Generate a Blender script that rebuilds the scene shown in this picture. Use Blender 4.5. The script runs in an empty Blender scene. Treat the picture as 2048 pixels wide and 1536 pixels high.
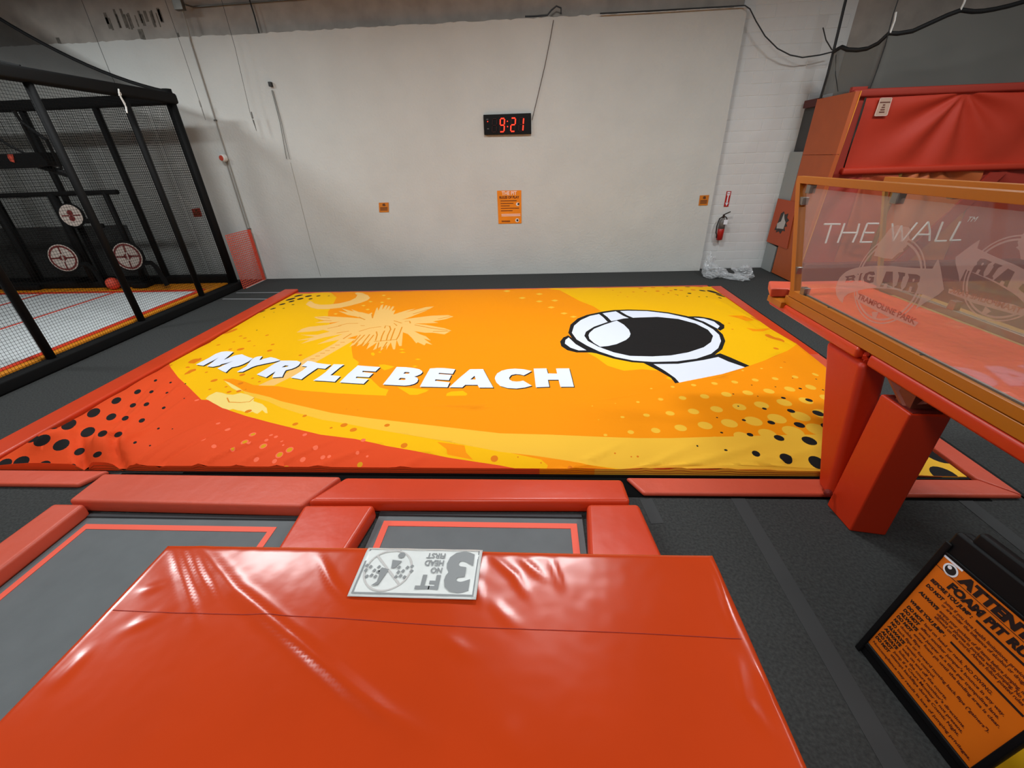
import bpy, bmesh, math, random
import numpy as np
from mathutils import Vector, Matrix, geometry, noise
random.seed(7)
SC = bpy.context.scene
COL = SC.collection
# ---------------------------------------------------------------- camera
FPX = 831.0
ROT = np.array([[0.9984, -0.0042, -0.0571], [0.0482, -0.4783, 0.8769], [-0.0310, -0.8782, -0.4773]])
CP = np.array([0.0, 0.0, 2.5])
cam = bpy.data.cameras.new('camera')
cam.sensor_fit = 'HORIZONTAL'; cam.sensor_width = 36.0
cam.lens = FPX / 2048 * 36.0; cam.clip_start = 0.05; cam.clip_end = 100
camo = bpy.data.objects.new('camera', cam); COL.objects.link(camo)
m3 = Matrix(((ROT[0][0], -ROT[0][1], -ROT[0][2]), (ROT[1][0], -ROT[1][1], -ROT[1][2]), (ROT[2][0], -ROT[2][1], -ROT[2][2])))
q_ = m3.to_quaternion(); q_.normalize()
camo.rotation_mode = 'QUATERNION'; camo.rotation_quaternion = q_; camo.location = CP
SC.camera = camo
# ---------------------------------------------------------------- world, lamps, exposure
w = bpy.data.worlds.new('world'); SC.world = w; w.use_nodes = True
w.node_tree.nodes['Background'].inputs[0].default_value = (0.95, 0.97, 1, 1)
w.node_tree.nodes['Background'].inputs[1].default_value = 0.05
def lamp(name, loc, sx, sy, power, col=(.93, .975, 1.0), rot=(0, 0, 0), spread=170):
    L = bpy.data.lights.new(name, 'AREA'); L.shape = 'RECTANGLE'; L.size = sx; L.size_y = sy
    L.energy = power; L.color = col; L.spread = math.radians(spread)
    o = bpy.data.objects.new(name, L); COL.objects.link(o); o.location = loc; o.rotation_euler = rot
    return o
for (x, y, p) in [(-9.8, 5.2, 460), (-5.4, 5.6, 200), (0.2, 5.6, 230), (5.4, 5.0, 200), (-6.4, 0.2, 150), (-1.2, -1.8, 150), (4.2, -1.2, 130), (9.0, 4.0, 110)]:
    lamp('high_bay_lamp', (x, y, 6.1), 1.5, 0.5, p)
SC.view_settings.view_transform = 'Standard'; SC.view_settings.look = 'None'
SC.view_settings.gamma = 1.0; SC.view_settings.use_curve_mapping = False
SC.view_settings.exposure = -0.2
# ---------------------------------------------------------------- measuring helpers (photo pixel -> point on a real plane)
def ray(x, y): return ROT @ np.array([(x - 1024) / FPX, (y - 768) / FPX, 1.0])
def PZ(x, y, z=0.0):
    d = ray(x, y); return CP + d * ((z - CP[2]) / d[2])
def PY(x, y, Y):
    d = ray(x, y); return CP + d * (Y / d[1])
def PX(x, y, X):
    d = ray(x, y); return CP + d * (X / d[0])
def zo(ox, oy, s):
    return lambda *pts: [(ox + a * s, oy + b * s) for a, b in pts]
# ---------------------------------------------------------------- materials
def lin(c):
    return tuple(((v / 255) / 12.92 if v / 255 <= .04045 else ((v / 255 + .055) / 1.055) ** 2.4) for v in c)
MATS = {}
def mat(name, rgb, rough=.6, spec=.5, bump=0., bscale=40., bdist=.01, var=0., vscale=3., metal=0., coat=0., emit=None, estr=0., bump2=0., b2scale=4., detail=3.):
    if name in MATS: return MATS[name]
    m = bpy.data.materials.new(name); m.use_nodes = True; nt = m.node_tree; b = nt.nodes['Principled BSDF']
    c = lin(rgb); b.inputs['Base Color'].default_value = (*c, 1); b.inputs['Roughness'].default_value = rough
    b.inputs['Specular IOR Level'].default_value = spec; b.inputs['Metallic'].default_value = metal
    b.inputs['Coat Weight'].default_value = coat; b.inputs['Coat Roughness'].default_value = .12
    if emit:
        b.inputs['Emission Color'].default_value = (*lin(emit), 1); b.inputs['Emission Strength'].default_value = estr
    tc = nt.nodes.new('ShaderNodeTexCoord')
    if var:
        n = nt.nodes.new('ShaderNodeTexNoise'); n.inputs['Scale'].default_value = vscale; n.inputs['Detail'].default_value = 6
        nt.links.new(tc.outputs['Object'], n.inputs['Vector'])
        r = nt.nodes.new('ShaderNodeValToRGB')
        r.color_ramp.elements[0].position = .3; r.color_ramp.elements[1].position = .7
        r.color_ramp.elements[0].color = (*[v * (1 - var) for v in c], 1); r.color_ramp.elements[1].color = (*[min(1, v * (1 + var)) for v in c], 1)
        nt.links.new(n.outputs['Fac'], r.inputs['Fac']); nt.links.new(r.outputs['Color'], b.inputs['Base Color'])
    prev = None
    for (st, scv) in ((bump, bscale), (bump2, b2scale)):
        if st:
            n = nt.nodes.new('ShaderNodeTexNoise'); n.inputs['Scale'].default_value = scv; n.inputs['Detail'].default_value = detail
            nt.links.new(tc.outputs['Object'], n.inputs['Vector'])
            bp = nt.nodes.new('ShaderNodeBump'); bp.inputs['Strength'].default_value = st; bp.inputs['Distance'].default_value = bdist if scv == bscale else .05
            nt.links.new(n.outputs['Fac'], bp.inputs['Height'])
            if prev: nt.links.new(prev.outputs['Normal'], bp.inputs['Normal'])
            prev = bp
    if prev: nt.links.new(prev.outputs['Normal'], b.inputs['Normal'])
    MATS[name] = m; return m
def glassy(name, tint, fac, gloss=True, haze=None, rough=.03):
    m = bpy.data.materials.new(name); m.use_nodes = True; nt = m.node_tree
    for n in list(nt.nodes):
        if n.type != 'OUTPUT_MATERIAL': nt.nodes.remove(n)
    out = [n for n in nt.nodes if n.type == 'OUTPUT_MATERIAL'][0]
    t = nt.nodes.new('ShaderNodeBsdfTransparent'); t.inputs[0].default_value = (*tint, 1)
    mx = nt.nodes.new('ShaderNodeMixShader')
    if gloss:
        g = nt.nodes.new('ShaderNodeBsdfGlossy'); g.inputs['Roughness'].default_value = rough
        lw = nt.nodes.new('ShaderNodeLayerWeight'); lw.inputs['Blend'].default_value = .5
        pw_ = nt.nodes.new('ShaderNodeMath'); pw_.operation = 'POWER'; pw_.inputs[1].default_value = 4
        ma = nt.nodes.new('ShaderNodeMath'); ma.operation = 'MULTIPLY_ADD'; ma.inputs[1].default_value = .6; ma.inputs[2].default_value = fac
        nt.links.new(lw.outputs['Facing'], pw_.inputs[0]); nt.links.new(pw_.outputs[0], ma.inputs[0]); nt.links.new(ma.outputs[0], mx.inputs[0])
    else:
        g = nt.nodes.new('ShaderNodeBsdfDiffuse'); g.inputs[0].default_value = (*haze, 1)
        mx.inputs[0].default_value = fac
    nt.links.new(t.outputs[0], mx.inputs[1]); nt.links.new(g.outputs[0], mx.inputs[2]); nt.links.new(mx.outputs[0], out.inputs[0])
    MATS[name] = m; return m
VB = dict(rough=.42, bump=.25, bscale=9, bdist=.02, bump2=.12, b2scale=2.0)
red_vinyl = mat('red_vinyl', (206, 62, 26), rough=.34, bump=.12, bscale=5, bdist=.03, bump2=.15, b2scale=1.6, var=.05, vscale=2)
red_gloss = mat('red_gloss_vinyl', (194, 62, 20), rough=.2, spec=.34, bump=.06, bscale=6, bdist=.015, var=.06, vscale=1.5)
coral_vinyl = mat('coral_vinyl', (206, 82, 56), rough=.45, bump=.25, bscale=6, bdist=.03, var=.05, vscale=2)
deep_red = mat('deep_red_vinyl', (196, 46, 8), rough=.45, bump=.2, bscale=6, bdist=.02)
wall_red = mat('wall_red_cloth', (200, 56, 30), rough=.6, bump=.15, bscale=4, bdist=.03)
wall_red_dark = mat('wall_dark_red_cloth', (172, 54, 38), rough=.6, bump=.15, bscale=4, bdist=.03)
wall_orange = mat('wall_orange_cloth', (200, 104, 52), rough=.6, bump=.15, bscale=4, bdist=.03)
side_orange = mat('side_orange_vinyl', (190, 92, 44), rough=.55, var=.05)
edge_yellow = mat('yellow_edge', (235, 150, 50), rough=.5)
carpet = mat('charcoal_carpet', (62, 63, 62), rough=.95, spec=.1, bump=.5, bscale=160, bdist=.006, var=.28, vscale=55)
tape_grey = mat('grey_tape', (67, 68, 68), rough=.85, spec=.15)
tape_light = mat('light_grey_tape', (132, 134, 136), rough=.7)
paint_white = mat('white_wall_paint', (203, 204, 199), rough=.8, spec=.2, bump=.6, bscale=22, bdist=.012, var=.035, vscale=1.4, bump2=.25, b2scale=2.2)
block_white = mat('white_block_paint', (220, 222, 220), rough=.8, spec=.2, bump=.3, bscale=60, bdist=.006, var=.03)
bare_block = mat('bare_upper_wall', (172, 164, 155), rough=.9, spec=.1, bump=.3, bscale=20, bdist=.01, var=.16, vscale=2.5)
stain = mat('dark_wall_stain', (118, 112, 104), rough=.9, spec=.1, var=.3, vscale=20)
black_pad = mat('black_padding', (15, 15, 15), rough=.7, spec=.2, bump=.2, bscale=30, bdist=.004)
black_plastic = mat('black_plastic', (14, 14, 15), rough=.5, spec=.2)
net_black = mat('black_netting', (16, 16, 16), rough=.8, spec=.1)
amber_paint = mat('amber_powder_coat', (172, 98, 14), rough=.38, bump=.05, bscale=200, bdist=.001)
steel = mat('steel', (150, 146, 140), rough=.3, metal=.9)
galv = mat('galvanised', (120, 118, 112), rough=.45, metal=.7)
pipe_paint = mat('painted_pipe', (150, 148, 142), rough=.6)
dark_wire = mat('dark_wire', (40, 38, 36), rough=.6)
cable_black = mat('black_cable', (14, 14, 14), rough=.5)
white_strap = mat('white_strap', (225, 225, 220), rough=.7)
grey_mat = mat('grey_trampoline_bed', (102, 106, 107), rough=.75, spec=.3, bump=.2, bscale=300, bdist=.002, var=.05, vscale=6)
coral_line = mat('coral_webbing', (240, 96, 72), rough=.6)
white_bed = mat('white_court_bed', (224, 228, 228), rough=.7, var=.03)
court_red = mat('court_red_line', (235, 66, 36), rough=.5)
court_orange = mat('court_orange_pad', (240, 148, 20), rough=.5)
white = mat('white_print', (238, 240, 246), rough=.6)
black_print = mat('black_print', (24, 22, 22), rough=.6)
grey_print = mat('grey_print', (140, 142, 142), rough=.5)
grey_pale = mat('pale_grey_print', (198, 194, 190), rough=.5)
sign_white = mat('worn_white_vinyl', (226, 228, 224), rough=.35, bump=.2, bscale=14, bdist=.01, var=.03, vscale=20)
sheet_orange = mat('orange_sign_sheet', (222, 110, 14), rough=.4, var=.04)
brown_print = mat('brown_print', (70, 10, 4), rough=.6)
poster_orange = mat('poster_orange', (240, 136, 6), rough=.5, var=.08, vscale=3)
notice_orange = mat('notice_orange', (206, 120, 30), rough=.5)
ext_red = mat('extinguisher_red', (176, 26, 18), rough=.3, spec=.6)
sign_red = mat('sign_red', (180, 30, 24), rough=.5)
alarm_white = mat('alarm_white', (222, 222, 216), rough=.5)
fence_orange = mat('orange_plastic_mesh', (232, 88, 62), rough=.5)
grey_board = mat('grey_wall_pad', (158, 162, 160), rough=.6)
label_pink = mat('cream_label', (206, 172, 150), rough=.6)
led_red = mat('led_red', (255, 60, 40), emit=(255, 52, 30), estr=2.2)
led_off = mat('led_unlit', (48, 14, 12), rough=.5)
neon_white = mat('white_neon_tube', (236, 232, 226), rough=.4)
target_cream = mat('target_cream', (206, 190, 178), rough=.6)
target_red = mat('target_maroon', (116, 40, 36), rough=.6)
ball_red = mat('red_ball', (232, 84, 60), rough=.5)
tag_red = mat('red_tag', (190, 70, 48), rough=.6)
foil_dark = mat('dark_badge', (60, 50, 46), rough=.6)
wood_ply = mat('raw_plywood', (150, 116, 70), rough=.8, var=.15, vscale=12)
yellow_pad = mat('yellow_pad', (240, 180, 20), rough=.5)
olive = mat('olive_floor', (134, 104, 44), rough=.7)
pane_clean = glassy('pane_glass_far', (.96, .97, .96), .05)
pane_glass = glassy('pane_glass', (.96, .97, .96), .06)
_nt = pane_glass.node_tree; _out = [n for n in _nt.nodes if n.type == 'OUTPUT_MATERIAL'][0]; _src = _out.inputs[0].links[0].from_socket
_d = _nt.nodes.new('ShaderNodeBsdfDiffuse'); _d.inputs[0].default_value = (.86, .60, .55, 1); _m = _nt.nodes.new('ShaderNodeMixShader'); _m.inputs[0].default_value = .09  # veil of reflected light on the near pane, put in as pinkish diffuse colour
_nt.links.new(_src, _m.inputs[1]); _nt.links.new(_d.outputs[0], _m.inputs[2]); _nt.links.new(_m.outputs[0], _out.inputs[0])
etched = glassy('etched_glass', (.96, .93, .92), .48, gloss=False, haze=(.60, .42, .36))
veil_net = glassy('fine_black_net', (1, 1, 1), .80, gloss=False, haze=lin((104, 104, 100)))
roof_net = glassy('roof_black_net', (1, 1, 1), .68, gloss=False, haze=lin((44, 44, 43)))
bag_film = mat('clear_plastic_film', (214, 218, 220), rough=.16, spec=.9, bump=.5, bscale=18, bdist=.02); bag_film.node_tree.nodes['Principled BSDF'].inputs['Alpha'].default_value = .42
# ---------------------------------------------------------------- object helpers
ORG = {}
def thing(name, label, cat, loc=(0, 0, 0), group=None):
    o = bpy.data.objects.new(name, None); o.empty_display_size = .1; COL.objects.link(o)
    o.location = loc; ORG[o.name] = Vector(loc); o['label'] = label; o['category'] = cat
    if group: o['group'] = group
    return o
def tag(o, label, cat, group=None):
    o['label'] = label; o['category'] = cat
    if group: o['group'] = group
    return o
def struct(o): o['kind'] = 'structure'; return o
class MB:
    def __init__(s): s.v = []; s.f = []; s.m = []
    def add(s, vs, fs, mi=0):
        b = len(s.v); s.v += [tuple(map(float, p)) for p in vs]
        for f in fs: s.f.append(tuple(b + i for i in f)); s.m.append(mi)
        return s
    def box(s, x0, x1, y0, y1, z0, z1, mi=0):
        return s.add([(x0, y0, z0), (x1, y0, z0), (x1, y1, z0), (x0, y1, z0), (x0, y0, z1), (x1, y0, z1), (x1, y1, z1), (x0, y1, z1)],
                     [(0, 3, 2, 1), (4, 5, 6, 7), (0, 1, 5, 4), (1, 2, 6, 5), (2, 3, 7, 6), (3, 0, 4, 7)], mi)
    def hexa(s, a, b, mi=0):          # a: four bottom corners, b: four top corners
        return s.add(list(a) + list(b), [(0, 3, 2, 1), (4, 5, 6, 7), (0, 1, 5, 4), (1, 2, 6, 5), (2, 3, 7, 6), (3, 0, 4, 7)], mi)
    def prism(s, poly, ext, mi=0):
        n = len(poly); e = Vector(ext)
        P = [Vector(p) for p in poly]; Q = [p + e for p in P]
        return s.add(P + Q, [tuple(range(n))[::-1], tuple(range(n, 2 * n))] + [(i, (i + 1) % n, n + (i + 1) % n, n + i) for i in range(n)], mi)
    def frame(s, d):
        d = Vector(d).normalized(); u = d.cross(Vector((0, 0, 1)))
        if u.length < 1e-3: u = Vector((1, 0, 0))
        u.normalize(); return d, u, d.cross(u).normalized()
    def tube(s, p0, p1, r, n=8, r1=None, mi=0):
        p0 = Vector(p0); p1 = Vector(p1); d, u, v = s.frame(p1 - p0); r1 = r if r1 is None else r1; vs = []
        for p, rr in ((p0, r), (p1, r1)):
            for i in range(n):
                a = 2 * math.pi * (i + .5) / n; vs.append(p + (u * math.cos(a) + v * math.sin(a)) * rr)
        return s.add(vs, [tuple(range(n))[::-1], tuple(range(n, 2 * n))] + [(i, (i + 1) % n, n + (i + 1) % n, n + i) for i in range(n)], mi)
    def path(s, pts, r, n=8, mi=0):
        P = [Vector(p) for p in pts]; vs = []; fs = []; rs = r if isinstance(r, (list, tuple)) else [r] * len(P)
        up = None
        for k, p in enumerate(P):
            d = (P[min(k + 1, len(P) - 1)] - P[max(k - 1, 0)]).normalized()
            if up is None: up = s.frame(d)[1]
            u = (up - d * up.dot(d)).normalized(); v = d.cross(u); up = u
            for i in range(n):
                a = 2 * math.pi * (i + .5) / n; vs.append(p + (u * math.cos(a) + v * math.sin(a)) * rs[k])
        for k in range(len(P) - 1):
            for i in range(n): fs.append((k * n + i, k * n + (i + 1) % n, (k + 1) * n + (i + 1) % n, (k + 1) * n + i))
        fs.append(tuple(range(n))[::-1]); fs.append(tuple(range((len(P) - 1) * n, len(P) * n)))
        return s.add(vs, fs, mi)
    def lathe(s, c, axis, prof, n=16, mi=0):   # prof: (distance along axis, radius)
        d, u, v = s.frame(axis); c = Vector(c); vs = []; fs = []
        for (t, r) in prof:
            for i in range(n):
                a = 2 * math.pi * i / n; vs.append(c + d * t + (u * math.cos(a) + v * math.sin(a)) * r)
        for k in range(len(prof) - 1):
            for i in range(n): fs.append((k * n + i, k * n + (i + 1) % n, (k + 1) * n + (i + 1) % n, (k + 1) * n + i))
        fs.append(tuple(range(n))[::-1]); fs.append(tuple(range((len(prof) - 1) * n, len(prof) * n)))
        return s.add(vs, fs, mi)
    def ring(s, c, N, U, r0, r1, t=.0, n=40, mi=0, a0=0., a1=2 * math.pi):
        c = Vector(c); N = Vector(N).normalized(); U = Vector(U).normalized(); V = N.cross(U); vs = []; fs = []
        for i in range(n + 1):
            a = a0 + (a1 - a0) * i / n; e = U * math.cos(a) + V * math.sin(a); vs += [c + N * t + e * r0, c + N * t + e * r1]
        for i in range(n): fs.append((2 * i, 2 * i + 1, 2 * i + 3, 2 * i + 2))
        return s.add(vs, fs, mi)
    def grid(s, fn, nu, nv, mi=0):
        vs = [fn(i / nu, j / nv) for j in range(nv + 1) for i in range(nu + 1)]
        fs = [(j * (nu + 1) + i, j * (nu + 1) + i + 1, (j + 1) * (nu + 1) + i + 1, (j + 1) * (nu + 1) + i) for j in range(nv) for i in range(nu)]
        return s.add(vs, fs, mi)
    def poly(s, pts, mi=0): return s.add(pts, [tuple(range(len(pts)))], mi)
    def build(s, name, mats, parent=None, bevel=0, seg=2, smooth=False, solid=0, origin=None):
        me = bpy.data.meshes.new(name)
        if parent is not None: off = ORG[parent.name]
        elif origin is not None: off = Vector(origin)
        else: off = Vector((0, 0, 0))
        me.from_pydata([(p[0] - off[0], p[1] - off[1], p[2] - off[2]) for p in s.v], [], s.f)
        for m_ in (mats if isinstance(mats, (list, tuple)) else [mats]): me.materials.append(m_)
        me.polygons.foreach_set('material_index', s.m)
        if smooth: me.polygons.foreach_set('use_smooth', [True] * len(me.polygons))
        me.update()
        o = bpy.data.objects.new(name, me); COL.objects.link(o)
        if parent is not None: o.parent = parent; ORG[o.name] = off
        else: o.location = off; ORG[o.name] = off
        if solid:
            md = o.modifiers.new('solid', 'SOLIDIFY'); md.thickness = solid; md.offset = 0
        if bevel:
            md = o.modifiers.new('bevel', 'BEVEL'); md.width = bevel; md.segments = seg; md.limit_method = 'ANGLE'; md.angle_limit = .6
            if not smooth:
                me.polygons.foreach_set('use_smooth', [True] * len(me.polygons))
                wn = o.modifiers.new('wn', 'WEIGHTED_NORMAL')
        return o
def bary(P): return Vector([sum(p[i] for p in P) / len(P) for i in range(3)])
# text as flat print on a plane: origin = left end of the baseline, U right, V up
TXT = {}
def text_geo(body, bold):
    k = (body, bold)
    if k not in TXT:
        c = bpy.data.curves.new('t', 'FONT'); c.body = body; c.size = 1; c.offset = bold; c.resolution_u = 3
        ob = bpy.data.objects.new('t', c)
        me = bpy.data.meshes.new_from_object(ob)
        vs = [tuple(v.co) for v in me.vertices]; fs = [tuple(p.vertices) for p in me.polygons]
        bpy.data.objects.remove(ob); bpy.data.curves.remove(c); bpy.data.meshes.remove(me)
        TXT[k] = (vs, fs)
    return TXT[k]
def text(mb, body, o, U, V, cap, width=None, bold=.02, shear=0., mi=0, align='L', stretch=1.):
    vs, fs = text_geo(body, bold)
    x0 = min(v[0] for v in vs); x1 = max(v[0] for v in vs)
    s = cap / .70; sx = s * stretch if width is None else width / (x1 - x0)
    o = Vector(o); U = Vector(U); V = Vector(V); wd = (x1 - x0) * sx
    sh = {'L': 0, 'C': -wd / 2, 'R': -wd}[align]
    mb.add([o + U * ((v[0] - x0) * sx + sh + shear * v[1] * s) + V * (v[1] * s) for v in vs], fs, mi)
# layered flat print on a surface: polygons become exact mesh edges, top-most polygon gives the material
def clip_rect(P, x0, x1, y0, y1):
    def cl(P, inside, inter):
        out = []
        for i in range(len(P)):
            a = P[i - 1]; b = P[i]
            if inside(b):
                if not inside(a): out.append(inter(a, b))
                out.append(b)
            elif inside(a): out.append(inter(a, b))
        return out
    def ix(xx): return lambda a, b: (xx, a[1] + (b[1] - a[1]) * (xx - a[0]) / (b[0] - a[0]))
    def iy(yy): return lambda a, b: (a[0] + (b[0] - a[0]) * (yy - a[1]) / (b[1] - a[1]), yy)
    for ins, it in ((lambda p: p[0] >= x0, ix(x0)), (lambda p: p[0] <= x1, ix(x1)), (lambda p: p[1] >= y0, iy(y0)), (lambda p: p[1] <= y1, iy(y1))):
        if len(P) < 3: return []
        P = cl(P, ins, it)
    return P
def layered(polys, rect, gridpts):
    """polys: list of (list of loops, material index); even-odd over loops. Returns verts2d, faces, mats"""
    x0, x1, y0, y1 = rect; V = []; E = []
    def loop(P):
        b = len(V); n = len(P)
        V.extend([Vector((float(p[0]), float(p[1]))) for p in P]); E.extend([(b + i, b + (i + 1) % n) for i in range(n)])
    edge = [(x0 + (x1 - x0) * i / 120, y0) for i in range(120)] + [(x1, y0 + (y1 - y0) * i / 80) for i in range(80)] + \
           [(x1 - (x1 - x0) * i / 120, y1) for i in range(120)] + [(x0, y1 - (y1 - y0) * i / 80) for i in range(80)]
    loop(edge); kept = []
    for loops, mi in polys:
        L = [clip_rect(list(P), x0 + 1e-3, x1 - 1e-3, y0 + 1e-3, y1 - 1e-3) for P in loops]
        L = [P for P in L if len(P) >= 3]
        if not L: continue
        for P in L: loop(P)
        kept.append((L, mi))
    V.extend([Vector((float(p[0]), float(p[1]))) for p in gridpts])
    r = geometry.delaunay_2d_cdt(V, E, [], 0, 1e-5)
    vs = np.array([(v[0], v[1]) for v in r[0]]); fs = [tuple(f) for f in r[2]]
    cen = np.array([vs[list(f)].mean(0) for f in fs]); mi = np.zeros(len(fs), int)
    for L, k in kept:
        A = np.concatenate([np.array(P) for P in L]); lo = A.min(0); hi = A.max(0)
        idx = np.where((cen[:, 0] >= lo[0]) & (cen[:, 0] <= hi[0]) & (cen[:, 1] >= lo[1]) & (cen[:, 1] <= hi[1]))[0]
        if not len(idx): continue
        c = cen[idx]; ins = np.zeros(len(idx), bool)
        for P in L:
            P = np.array(P); Q = np.roll(P, -1, 0)
            for (ax, ay), (bx, by) in zip(P, Q):
                if ay == by: continue
                hit = ((ay > c[:, 1]) != (by > c[:, 1])) & (c[:, 0] < (bx - ax) * (c[:, 1] - ay) / (by - ay) + ax)
                ins ^= hit
        mi[idx[ins]] = k
    return vs, fs, mi
def mesh_obj(name, verts, faces, mids, mats, parent=None, smooth=True):
    mb = MB(); mb.v = [tuple(map(float, v)) for v in verts]; mb.f = list(faces); mb.m = [int(i) for i in mids]
    return mb.build(name, mats, parent, smooth=smooth)
# ================================================================= SETTING
struct(MB().box(-15, 12, -6, 10.4, -.3, 0).build('floor', carpet))
# back wall: painted skim panel (proud) with a ragged top, block wall behind it
mb = MB(); n = 260; xs = [-15 + (3.92 + 15) * i / n for i in range(n + 1)]
top = [4.815 + random.uniform(-.012, .012) for _ in xs]
vs = []; fs = []
for x, t in zip(xs, top): vs += [(x, 10.225, 0), (x, 10.225, t), (x, 10.40, t + .01), (x, 10.40, 0)]
for i in range(n):
    a = 4 * i; b = a + 4
    fs += [(a, b, b + 1, a + 1), (a + 1, b + 1, b + 2, a + 2)]
fs += [(0, 1, 2, 3), (4 * n, 4 * n + 3, 4 * n + 2, 4 * n + 1)]
mb.add(vs, fs); wb = struct(mb.build('wall_back', paint_white))
wu = struct(MB().box(-15, 12, 10.42, 10.7, 0, 7.0).build('wall_back_upper', bare_block))
bl = MB().box(0, .385, -.02, .03, 0, .1955).build('block', block_white, wu, bevel=.006, seg=1)
bl.location = (3.94, 10.425, .004); first = True
for r in range(27):
    for k in range(-1, 5):
        x = 3.94 + k * .395 + (.1975 if r % 2 else 0)
        if x + .385 < 3.95 or x > 5.6: continue
        if first: o = bl; first = False
        else: o = bl.copy(); COL.objects.link(o)
        o.location = (x, 10.425 + random.uniform(-.001, .001), .004 + r * .2032)
# joint mortar sheet behind the blocks
MB().box(3.92, 5.98, 10.41, 10.42, 0, 5.49).build('mortar', block_white, wu)
st = MB()
for i in range(6):
    x = -8.55 + i * .21
    for k in range(3):
        xx = x + random.uniform(-.05, .12); st.box(xx, xx + random.uniform(.02, .06), 10.414, 10.42, 5.02 + random.uniform(0, .12), 5.32 + random.uniform(-.12, .03))
st.box(-8.0, -7.9, 10.414, 10.42, 4.85, 5.02); st.box(-9.8, -9.73, 10.414, 10.42, 4.86, 4.96); st.box(-7.2, -7.17, 10.414, 10.42, 4.83, 4.93)
st.build('stain', stain, wu)
struct(MB().box(-15.3, -15, -6, 10.7, 0, 7).build('wall_left', bare_block))
struct(MB().box(12, 12.3, -6, 10.7, 0, 7).build('wall_right', bare_block))
struct(MB().box(-15.3, 12.3, -6.3, -6, 0, 7).build('wall_front', block_white))
struct(MB().box(-15.3, 12.3, -6.3, 10.7, 7, 7.2).build('ceiling', mat('dark_ceiling', (96, 92, 88), rough=.9)))
# ================================================================= LANDING AIRBAG
AX0, AX1, AY0, AY1 = -5.27, 3.63, 2.885, 8.72
RIDGES = []
def ridge(p, q, amp, wid): RIDGES.append((PZ(*p, .08)[:2], PZ(*q, .08)[:2], amp * 1.25, wid * .8))
for a in [((215, 905), (335, 770), .022, .035), ((240, 850), (300, 775), -.018, .03), ((250, 915), (385, 800), .016, .03), ((285, 925), (420, 860), .014, .03),
          ((330, 925), (470, 862), -.014, .03), ((400, 930), (525, 892), .016, .025), ((455, 938), (560, 900), .012, .025), ((330, 800), (400, 720), -.012, .03), ((352, 792), (395, 745), .012, .03),
          ((560, 930), (690, 885), .010, .03), ((640, 932), (760, 900), .010, .03), ((800, 935), (900, 905), .008, .03), ((1165, 930), (1235, 903), .012, .03), ((1300, 935), (1390, 900), .010, .03), ((1360, 938), (1500, 905), .012, .03),
          ((1450, 940), (1560, 918), .010, .025), ((1540, 935), (1640, 900), .008, .03), ((165, 930), (172, 890), -.05, .06), ((240, 935), (246, 880), -.05, .05), ((110, 905), (150, 895), .02, .06), ((1700, 700), (1600, 690), .02, .06),
          ((1480, 640), (1570, 690), -.02, .05), ((1560, 660), (1620, 720), .02, .06), ((440, 900), (530, 845), -.008, .03), ((1430, 610), (1500, 640), .015, .05)]: ridge(*a)
def bagh(x, y):
    x = np.asarray(x, float); y = np.asarray(y, float)
    sc = lambda t, L: .03 * np.abs(np.sin(math.pi * t / L))
    dl = x - AX0 + sc(y, .55); dr = AX1 - x + sc(y + .2, .6) - .03; df = y - AY0; db = AY1 - y + sc(x, .7) - .03
    pr = lambda d, a: 1 - np.exp(-np.maximum(d, 0) / a)
    front = .05 + .5 * (1 / (1 + np.exp((x - 3.0) * 4)) - .9) * 0
    h = .035 + .042 * (1 / (1 + np.exp((y - 3.4) * 5))) * pr(dl, .15) / (1 + np.exp((x - 3.2) * 6)) + .115 * pr(dl, .30) * pr(dr, .30) * pr(df, .22) * pr(db, .20)
    h = h * (1 - .55 / (1 + np.exp(-(x - 2.9) * 4)) * (1 / (1 + np.exp((y - 3.6) * 4))))
    h = h + .012 * np.sin(x * 2.1 + 1.3 * np.sin(y * 1.7)) * np.sin(y * 2.3 + x * .6) * pr(df, .5) * pr(db, .5)
    h = h + .16 * np.exp(-((x + 4.75) / .32) ** 2 - ((y - 3.16) / .20) ** 2) + .15 * np.exp(-((x + 4.12) / .24) ** 2 - ((y - 3.06) / .15) ** 2) + .05 * np.exp(-((x - 3.2) / .6) ** 2 - ((y - 5.6) / 1.4) ** 2) + .03 * np.exp(-((x - 3.3) / .5) ** 2 - ((y - 7.4) / .6) ** 2)
    for p, q, amp, wd in RIDGES:
        d = q - p; L = math.hypot(*d); d = d / L
        t = (x - p[0]) * d[0] + (y - p[1]) * d[1]; s = (x - p[0]) * -d[1] + (y - p[1]) * d[0]
        tt = np.clip(t / L, 0, 1); fade = np.exp(-((t - tt * L) / .1) ** 2) * (1 - .6 * tt)
        h = h + 1.7 * amp * fade * np.exp(-(s / wd) ** 2)
    return np.maximum(h, .012)
ZS = np.linspace(.40, .0, 81)
def onbag(x, y):
    d = ray(x, y); t = (ZS - CP[2]) / d[2]; g = ZS - bagh(CP[0] + d[0] * t, CP[1] + d[1] * t)
    k = int(np.argmax(g < 0)) if (g < 0).any() else len(ZS) - 1
    k = max(k, 1); f = g[k - 1] / (g[k - 1] - g[k] + 1e-12); tt = t[k - 1] + (t[k] - t[k - 1]) * min(max(f, 0), 1)
    return (CP[0] + d[0] * tt, CP[1] + d[1] * tt)
BG = lambda pts: [onbag(*p) for p in pts]
C_RED, C_YEL, C_ORA, C_PALE, C_TAN, C_CREAM, C_WHT, C_BLK, C_BURNT, C_SALM, C_MUST, C_LINE = range(12)
def fab(name, rgb): return mat('airbag_' + name, rgb, rough=.7, spec=.12, bump=.12, bscale=3.0, bdist=.03, bump2=.05, b2scale=14)
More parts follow.
